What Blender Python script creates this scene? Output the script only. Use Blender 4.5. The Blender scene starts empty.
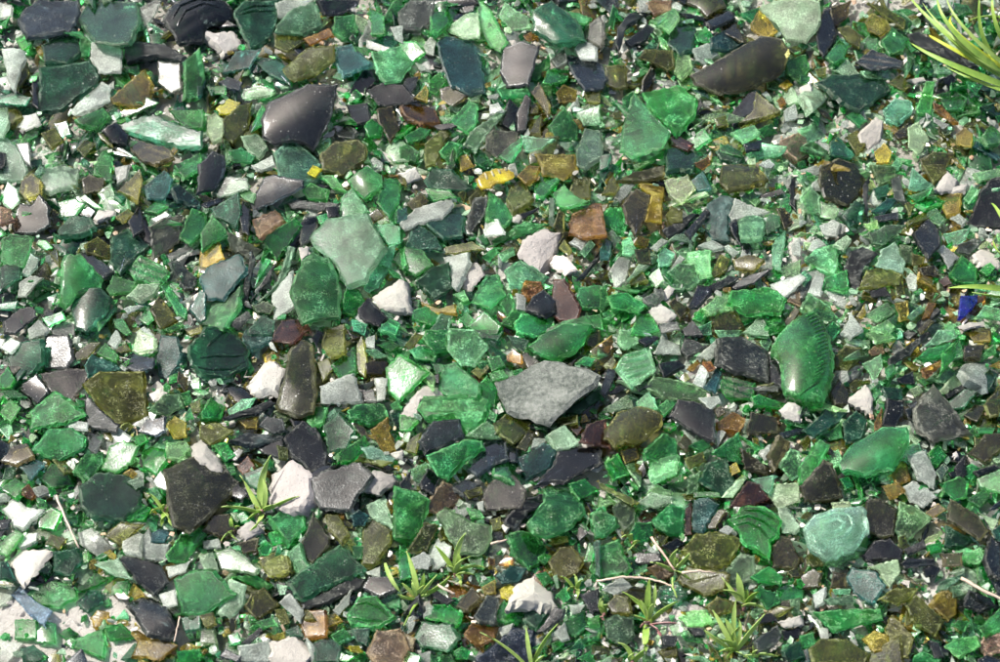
SKY = 0.15; SUN = 4.2; SUN_AZ_DEG = -62; SUN_EL_DEG = 52; EXPO = 0.93
N_OWN = 298; GROW = 1.06; REFR = 0.35
PALE = 0.015
RUBBLE = [(4600, 18, 40, .0015, .005, .16), (3500, 10, 20, .003, .008, .28), (6000, 6, 12, .003, .0085, .34), (14000, 2.5, 6.5, .001, .008, .4)]
import bpy, math, random
from mathutils import Vector, noise, geometry
rnd = random.Random(11)
R = math.radians
scene = bpy.context.scene
COL = scene.collection

# ------------------------------------------------------------------ camera
TILT = R(33); DIST = 1.2; MPP = 0.0006            # metres per photograph pixel at the middle of the bed
cam_d = bpy.data.cameras.new('camera'); cam = bpy.data.objects.new('camera', cam_d); COL.objects.link(cam)
TARGET = Vector((0, 0, 0.008))
FWD = Vector((0, math.sin(TILT), -math.cos(TILT))); RIGHT = Vector((1, 0, 0)); UP = Vector((0, math.cos(TILT), math.sin(TILT)))
CAM = TARGET - FWD * DIST
cam.location = CAM; cam.rotation_euler = (TILT, 0, 0)
cam_d.sensor_width = 36; cam_d.lens = 36 * DIST / (1000 * MPP)
cam_d.clip_start = 0.05; cam_d.clip_end = 200
cam_d.dof.use_dof = True; cam_d.dof.focus_distance = DIST; cam_d.dof.aperture_fstop = 14
scene.camera = cam

def ray(px, py):
    return (RIGHT * ((px - 500) * MPP) + UP * ((331 - py) * MPP) + FWD * DIST).normalized()
def at(px, py, z=0.0):                            # the point of the horizontal plane at height z seen there
    d = ray(px, py); return CAM + d * ((z - CAM.z) / d.z)
def on_plane(px, py, A, n):
    d = ray(px, py); return CAM + d * ((A - CAM).dot(n) / d.dot(n))

# ------------------------------------------------------------------ light
w = bpy.data.worlds.new('World'); scene.world = w; w.use_nodes = True
nt = w.node_tree; nt.nodes.clear()
sky = nt.nodes.new('ShaderNodeTexSky'); sky.sky_type = 'NISHITA'; sky.sun_disc = False; sky.dust_density = 4.0; sky.air_density = .7
bgn = nt.nodes.new('ShaderNodeBackground'); bgn.inputs[1].default_value = SKY
wo = nt.nodes.new('ShaderNodeOutputWorld')
nt.links.new(sky.outputs[0], bgn.inputs[0]); nt.links.new(bgn.outputs[0], wo.inputs[0])
SUN_AZ = R(SUN_AZ_DEG)                            # clockwise from +Y
SUN_EL = R(SUN_EL_DEG)
sky.sun_elevation = SUN_EL; sky.sun_rotation = SUN_AZ
to_sun = Vector((math.sin(SUN_AZ) * math.cos(SUN_EL), math.cos(SUN_AZ) * math.cos(SUN_EL), math.sin(SUN_EL)))
sd = bpy.data.lights.new('sun', 'SUN'); sd.energy = SUN; sd.angle = R(0.53); sd.color = (1, 0.98, 0.92)
so = bpy.data.objects.new('sun', sd); COL.objects.link(so)
so.rotation_euler = (-to_sun).to_track_quat('-Z', 'Y').to_euler(); so.location = to_sun * 3
vs = scene.view_settings
vs.view_transform = 'Standard'; vs.look = 'None'; vs.gamma = 1; vs.exposure = EXPO; vs.use_curve_mapping = False
scene.render.engine = 'CYCLES'
scene.cycles.max_bounces = 4; scene.cycles.transparent_max_bounces = 6
scene.cycles.transmission_bounces = 4; scene.cycles.diffuse_bounces = 2; scene.cycles.glossy_bounces = 2; scene.cycles.use_adaptive_sampling = True; scene.cycles.adaptive_threshold = 0.035; scene.cycles.adaptive_min_samples = 16

# ------------------------------------------------------------------ materials
def lin(h):
    c = [int(h[i:i + 2], 16) / 255 for i in (0, 2, 4)]
    return tuple(x / 12.92 if x <= .04045 else ((x + .055) / 1.055) ** 2.4 for x in c)

class NT:
    def __init__(s, name):
        s.m = bpy.data.materials.new(name); s.m.use_nodes = True; s.t = s.m.node_tree; s.t.nodes.clear()
        s.out = s.n('ShaderNodeOutputMaterial')
    def n(s, typ, **kw):
        x = s.t.nodes.new(typ)
        for k, v in kw.items(): setattr(x, k, v)
        return x
    def l(s, a, b): s.t.links.new(a, b)
    def put(s, sock, v):
        if hasattr(v, 'is_output') or hasattr(v, 'links'): s.l(v, sock)
        else: sock.default_value = v
    def math(s, op, a, b=0.0, c=None, clamp=False):
        x = s.n('ShaderNodeMath', operation=op, use_clamp=clamp); s.put(x.inputs[0], a); s.put(x.inputs[1], b)
        if c is not None: s.put(x.inputs[2], c)
        return x.outputs[0]
    def mix(s, f, a, b, typ='MIX'):
        x = s.n('ShaderNodeMix', data_type='RGBA', blend_type=typ); s.put(x.inputs[0], f)
        s.put(x.inputs[6], a if not isinstance(a, tuple) else (*a[:3], 1)); s.put(x.inputs[7], b if not isinstance(b, tuple) else (*b[:3], 1))
        return x.outputs[2]
    def noise(s, vec, scale, detail=2.0, rough=0.5, dist=0.0):
        x = s.n('ShaderNodeTexNoise'); s.l(vec, x.inputs['Vector']); x.inputs['Scale'].default_value = scale
        x.inputs['Detail'].default_value = detail; x.inputs['Roughness'].default_value = rough; x.inputs['Distortion'].default_value = dist
        return x.outputs[0]
    def ramp(s, f, a, b, lo=0.0, hi=1.0):
        x = s.n('ShaderNodeMapRange'); s.l(f, x.inputs[0])
        for i, v in enumerate((a, b, lo, hi)): x.inputs[i + 1].default_value = v
        return x.outputs[0]
    def pos(s):                                     # position shifted by a random amount for every piece
        g = s.n('ShaderNodeNewGeometry'); oi = s.n('ShaderNodeObjectInfo')
        r = s.math('ADD', s.math('MULTIPLY', g.outputs['Random Per Island'], 37.0), s.math('MULTIPLY', oi.outputs['Random'], 11.0))
        cx = s.n('ShaderNodeCombineXYZ')
        for i in range(3): s.l(r, cx.inputs[i])
        v = s.n('ShaderNodeVectorMath', operation='ADD'); s.l(g.outputs['Position'], v.inputs[0]); s.l(cx.outputs[0], v.inputs[1])
        return v.outputs[0], g

def glass_material():
    k = NT('coloured_glass'); p, g = k.pos()
    at_ = k.n('ShaderNodeAttribute', attribute_type='GEOMETRY', attribute_name='tint')
    cl_ = k.n('ShaderNodeAttribute', attribute_type='GEOMETRY', attribute_name='clarity')
    tint = at_.outputs['Color']; dusty = at_.outputs['Alpha']; clar = cl_.outputs['Fac']
    blot = k.noise(p, 75, 1, .6, 0); grain = k.noise(p, 950, 1, .7)
    v = k.ramp(blot, .3, .7, .55, 1.5)
    hs = k.n('ShaderNodeHueSaturation'); k.l(tint, hs.inputs['Color']); k.l(k.math('MULTIPLY', v, k.ramp(grain, .3, .7, .72, 1.28)), hs.inputs['Value'])
    k.l(k.ramp(blot, .3, .7, .482, .518), hs.inputs['Hue'])
    col = hs.outputs[0]
    # dried dust and fine grit lying on the glass, plus light painted along the edges
    film = k.ramp(k.noise(p, 120, 3, .72, 0), .46, .60)
    fine = k.ramp(grain, .47, .62)
    vo = k.n('ShaderNodeTexVoronoi', feature='F1'); k.l(p, vo.inputs['Vector']); vo.inputs['Scale'].default_value = 620
    sp = k.n('ShaderNodeSeparateColor'); k.l(vo.outputs['Color'], sp.inputs[0])
    rad = k.math('MULTIPLY', k.math('POWER', sp.outputs[0], 3.2), .34)
    speck = k.math('LESS_THAN', vo.outputs['Distance'], rad)
    d = k.math('MULTIPLY', dusty, k.math('ADD', .06, k.math('MULTIPLY', film, k.math('ADD', .40, k.math('MULTIPLY', fine, 1.3)))))
    spk = k.math('MULTIPLY', speck, k.math('MULTIPLY', k.math('ADD', .17, k.math('MULTIPLY', film, .8)), k.ramp(g.outputs['Random Per Island'], 0, 1, .25, 1.1)), clamp=True); d = k.math('ADD', d, k.math('MULTIPLY', k.ramp(grain, .5, .72), .13), clamp=True); d0 = d
    d = k.math('MAXIMUM', d, spk, clamp=True)
    dcol = k.mix(.66, (.40, .405, .35), hs.outputs[0])
    base = k.mix(spk, k.mix(d0, col, dcol), (.55, .55, .50))
    b1 = k.n('ShaderNodeBump'); b1.inputs['Distance'].default_value = .0005; k.l(grain, b1.inputs['Height'])
    k.l(k.ramp(dusty, 0, 1, .03, .42), b1.inputs['Strength'])
    nrm = b1.outputs[0]
    df = k.n('ShaderNodeBsdfDiffuse'); k.l(base, df.inputs[0]); k.l(nrm, df.inputs['Normal'])
    tr = k.n('ShaderNodeBsdfTranslucent'); k.l(k.mix(.6, base, col), tr.inputs[0]); k.l(nrm, tr.inputs['Normal'])
    ms = k.n('ShaderNodeMixShader'); ms.inputs[0].default_value = .55; k.l(df.outputs[0], ms.inputs[1]); k.l(tr.outputs[0], ms.inputs[2])
    # light that passes straight through, stained by the glass
    gm_ = k.n('ShaderNodeGamma'); k.l(col, gm_.inputs[0]); gm_.inputs[1].default_value = .33
    tp = k.n('ShaderNodeBsdfTransparent'); k.l(gm_.outputs[0], tp.inputs[0])
    ms2 = k.n('ShaderNodeMixShader'); k.l(k.math('MULTIPLY', clar, k.math('SUBTRACT', 1.0, d), clamp=True), ms2.inputs[0])
    rf = k.n('ShaderNodeBsdfRefraction'); rf.inputs['IOR'].default_value = 1.4; k.l(gm_.outputs[0], rf.inputs['Color']); k.l(nrm, rf.inputs['Normal'])
    k.l(k.ramp(dusty, 0, 1, .0, .45), rf.inputs['Roughness'])
    mr = k.n('ShaderNodeMixShader'); mr.inputs[0].default_value = REFR; k.l(tp.outputs[0], mr.inputs[1]); k.l(rf.outputs[0], mr.inputs[2])
    k.l(ms.outputs[0], ms2.inputs[1]); k.l(mr.outputs[0], ms2.inputs[2])
    gl = k.n('ShaderNodeBsdfGlossy'); gl.inputs[0].default_value = (1, 1, 1, 1); k.l(nrm, gl.inputs['Normal'])
    k.l(k.math('ADD', k.ramp(dusty, 0, 1, .06, .40), k.math('MULTIPLY', d, .35), clamp=True), gl.inputs['Roughness'])
    fr = k.n('ShaderNodeFresnel'); fr.inputs[0].default_value = 1.52; k.l(nrm, fr.inputs['Normal'])
    ms3 = k.n('ShaderNodeMixShader'); k.l(k.math('MULTIPLY', fr.outputs[0], k.math('SUBTRACT', k.math('SUBTRACT', 1.0, k.math('MULTIPLY', dusty, .55)), k.math('MULTIPLY', d, .4), clamp=True), clamp=True), ms3.inputs[0])
    k.l(ms2.outputs[0], ms3.inputs[1]); k.l(gl.outputs[0], ms3.inputs[2])
    k.l(ms3.outputs[0], k.out.inputs[0])
    return k.m

def stone_material():
    k = NT('pale_stone'); p, g = k.pos()
    at_ = k.n('ShaderNodeAttribute', attribute_type='GEOMETRY', attribute_name='tint')
    dk = k.ramp(k.noise(p, 160, 5, .7, .5), .36, .66, 0, 1)
    c = k.mix(k.math('MULTIPLY', dk, .55), at_.outputs['Color'], (.30, .27, .24))
    vo = k.n('ShaderNodeTexVoronoi', feature='F1'); k.l(p, vo.inputs['Vector']); vo.inputs['Scale'].default_value = 420
    pit = k.math('LESS_THAN', vo.outputs['Distance'], .16)
    c = k.mix(k.math('MULTIPLY', k.math('MULTIPLY', pit, at_.outputs['Alpha']), .75), c, (.10, .10, .10))
    b1 = k.n('ShaderNodeBump'); b1.inputs['Strength'].default_value = .7; b1.inputs['Distance'].default_value = .0015; k.l(k.noise(p, 350, 5, .7), b1.inputs['Height'])
    pr = k.n('ShaderNodeBsdfPrincipled'); k.l(c, pr.inputs['Base Color']); pr.inputs['Roughness'].default_value = .62
    k.l(b1.outputs[0], pr.inputs['Normal']); k.l(pr.outputs[0], k.out.inputs[0])
    return k.m

def speckled_material():
    k = NT('speckled_grit'); p, g = k.pos()
    n1 = k.ramp(k.noise(p, 420, 6, .75, .3), .42, .60)
    n2 = k.ramp(k.noise(p, 38, 5, .7), .45, .62)
    c = k.mix(k.math('ADD', k.math('MULTIPLY', n1, .34), k.math('MULTIPLY', n2, .38), clamp=True), (.018, .028, .018), (.26, .27, .235))
    b1 = k.n('ShaderNodeBump'); b1.inputs['Strength'].default_value = .9; b1.inputs['Distance'].default_value = .0015; k.l(k.noise(p, 420, 5, .75), b1.inputs['Height'])
    pr = k.n('ShaderNodeBsdfPrincipled'); k.l(c, pr.inputs['Base Color']); pr.inputs['Roughness'].default_value = .5
    k.l(b1.outputs[0], pr.inputs['Normal']); k.l(pr.outputs[0], k.out.inputs[0])
    return k.m

def leaf_material(name, a, b, dry=False):
    k = NT(name); p, g = k.pos()
    c = k.mix(k.ramp(k.noise(p, 130, 3, .6), .35, .65), a, b)
    pr = k.n('ShaderNodeBsdfPrincipled'); k.l(c, pr.inputs['Base Color']); pr.inputs['Roughness'].default_value = .5
    bm = k.n('ShaderNodeBump'); bm.inputs['Strength'].default_value = .4; bm.inputs['Distance'].default_value = .0006
    k.l(k.noise(p, 700, 3), bm.inputs['Height']); k.l(bm.outputs[0], pr.inputs['Normal'])
    if dry: k.l(pr.outputs[0], k.out.inputs[0])
    else:
        tr = k.n('ShaderNodeBsdfTranslucent'); k.l(c, tr.inputs[0])
        ms = k.n('ShaderNodeMixShader'); ms.inputs[0].default_value = .42
        k.l(pr.outputs[0], ms.inputs[1]); k.l(tr.outputs[0], ms.inputs[2]); k.l(ms.outputs[0], k.out.inputs[0])
    return k.m

def ground_material():
    k = NT('pale_sandy_ground'); g = k.n('ShaderNodeNewGeometry'); p = g.outputs['Position']
    a = k.ramp(k.noise(p, 60, 6, .7), .3, .7); b = k.ramp(k.noise(p, 700, 4, .7), .4, .65)
    hp = k.n('ShaderNodeSeparateXYZ'); k.l(p, hp.inputs[0])
    vd = k.n('ShaderNodeVectorMath', operation='DISTANCE'); k.l(p, vd.inputs[0]); vd.inputs[1].default_value = (-.29, -.205, 0)
    sandy = k.math('MAXIMUM', k.ramp(k.math('ADD', vd.outputs['Value'], k.math('MULTIPLY', k.noise(p, 40, 2), .05)), .15, .11), k.ramp(hp.outputs[2], .0012, .0028), clamp=True)
    c = k.mix(a, (.38, .345, .30), (.58, .55, .505)); c = k.mix(k.math('MULTIPLY', b, .5), c, (.56, .54, .50))
    c = k.mix(sandy, k.mix(a, (.24, .225, .19), (.46, .44, .39)), c); f = k.ramp(k.noise(p, 2200, 2, .6), .62, .7); c = k.mix(k.math('MULTIPLY', f, .6), c, (.16, .14, .11))
    bm = k.n('ShaderNodeBump'); bm.inputs['Strength'].default_value = 1; bm.inputs['Distance'].default_value = .003
    k.l(k.noise(p, 500, 6, .75), bm.inputs['Height'])
    pr = k.n('ShaderNodeBsdfPrincipled'); k.l(c, pr.inputs['Base Color']); pr.inputs['Roughness'].default_value = .9
    k.l(bm.outputs[0], pr.inputs['Normal']); k.l(pr.outputs[0], k.out.inputs[0])
    return k.m

GLASS = glass_material(); STONE = stone_material(); SPECK = speckled_material(); GROUND = ground_material()
LEAF = leaf_material('weed_leaf', (.30, .45, .10), (.42, .55, .16))
GRASS = leaf_material('grass_blade', (.22, .38, .06), (.34, .49, .09))
GRASSY = leaf_material('yellow_grass_blade', (.42, .52, .03), (.58, .62, .08))
STEM = leaf_material('reddish_stem', (.22, .09, .09), (.30, .16, .14), True)
STRAW = leaf_material('dry_straw', (.34, .26, .19), (.44, .35, .27), True)
BROWN = leaf_material('dry_twig', (.36, .22, .16), (.48, .32, .24), True)

PAL = {k: lin(v) for k, v in dict(gr='3aa04e', bg='1fa036', dg='206440', pg='88cc90', mi='a6c6a2', gg='628a62', te='28645a', bk='1a2424',
    pu='272d30', br='4e4a20', ol='6a7024', ye='a08e2a', ly='d2d022', am='8a6018', rd='4a2618', cl='b4bcb0', wh='918f85', gy='646c64', nv='24343c',
    ma='68695c', ta='9c8260', ob='3a3e18', ch='3a423c', rock='86827a', spk='7a7f78', tq='a6d6c0', sb='7ba6b8', db='1c3050', bone='c8c0b2', bl='1a30a8', pk='bd9c84').items()}
WORD = dict(gr='green', bg='bright green', dg='dark green', pg='pale green', mi='pale mint', gg='grey-green', te='teal', bk='black', pu='dark purple',
    br='brown', ol='olive', ye='yellow', ly='lemon yellow', am='amber', rd='reddish brown', cl='colourless', wh='white', gy='grey', nv='dark navy', ma='mauve-grey',
    ta='tan', ob='dark olive', ch='charcoal', rock='grey', spk='speckled grey', tq='milky teal', sb='pale blue', db='dark blue', bone='bone-white', bl='cobalt blue', pk='peach')
STONES = {'wh', 'rock', 'bone'}

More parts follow.
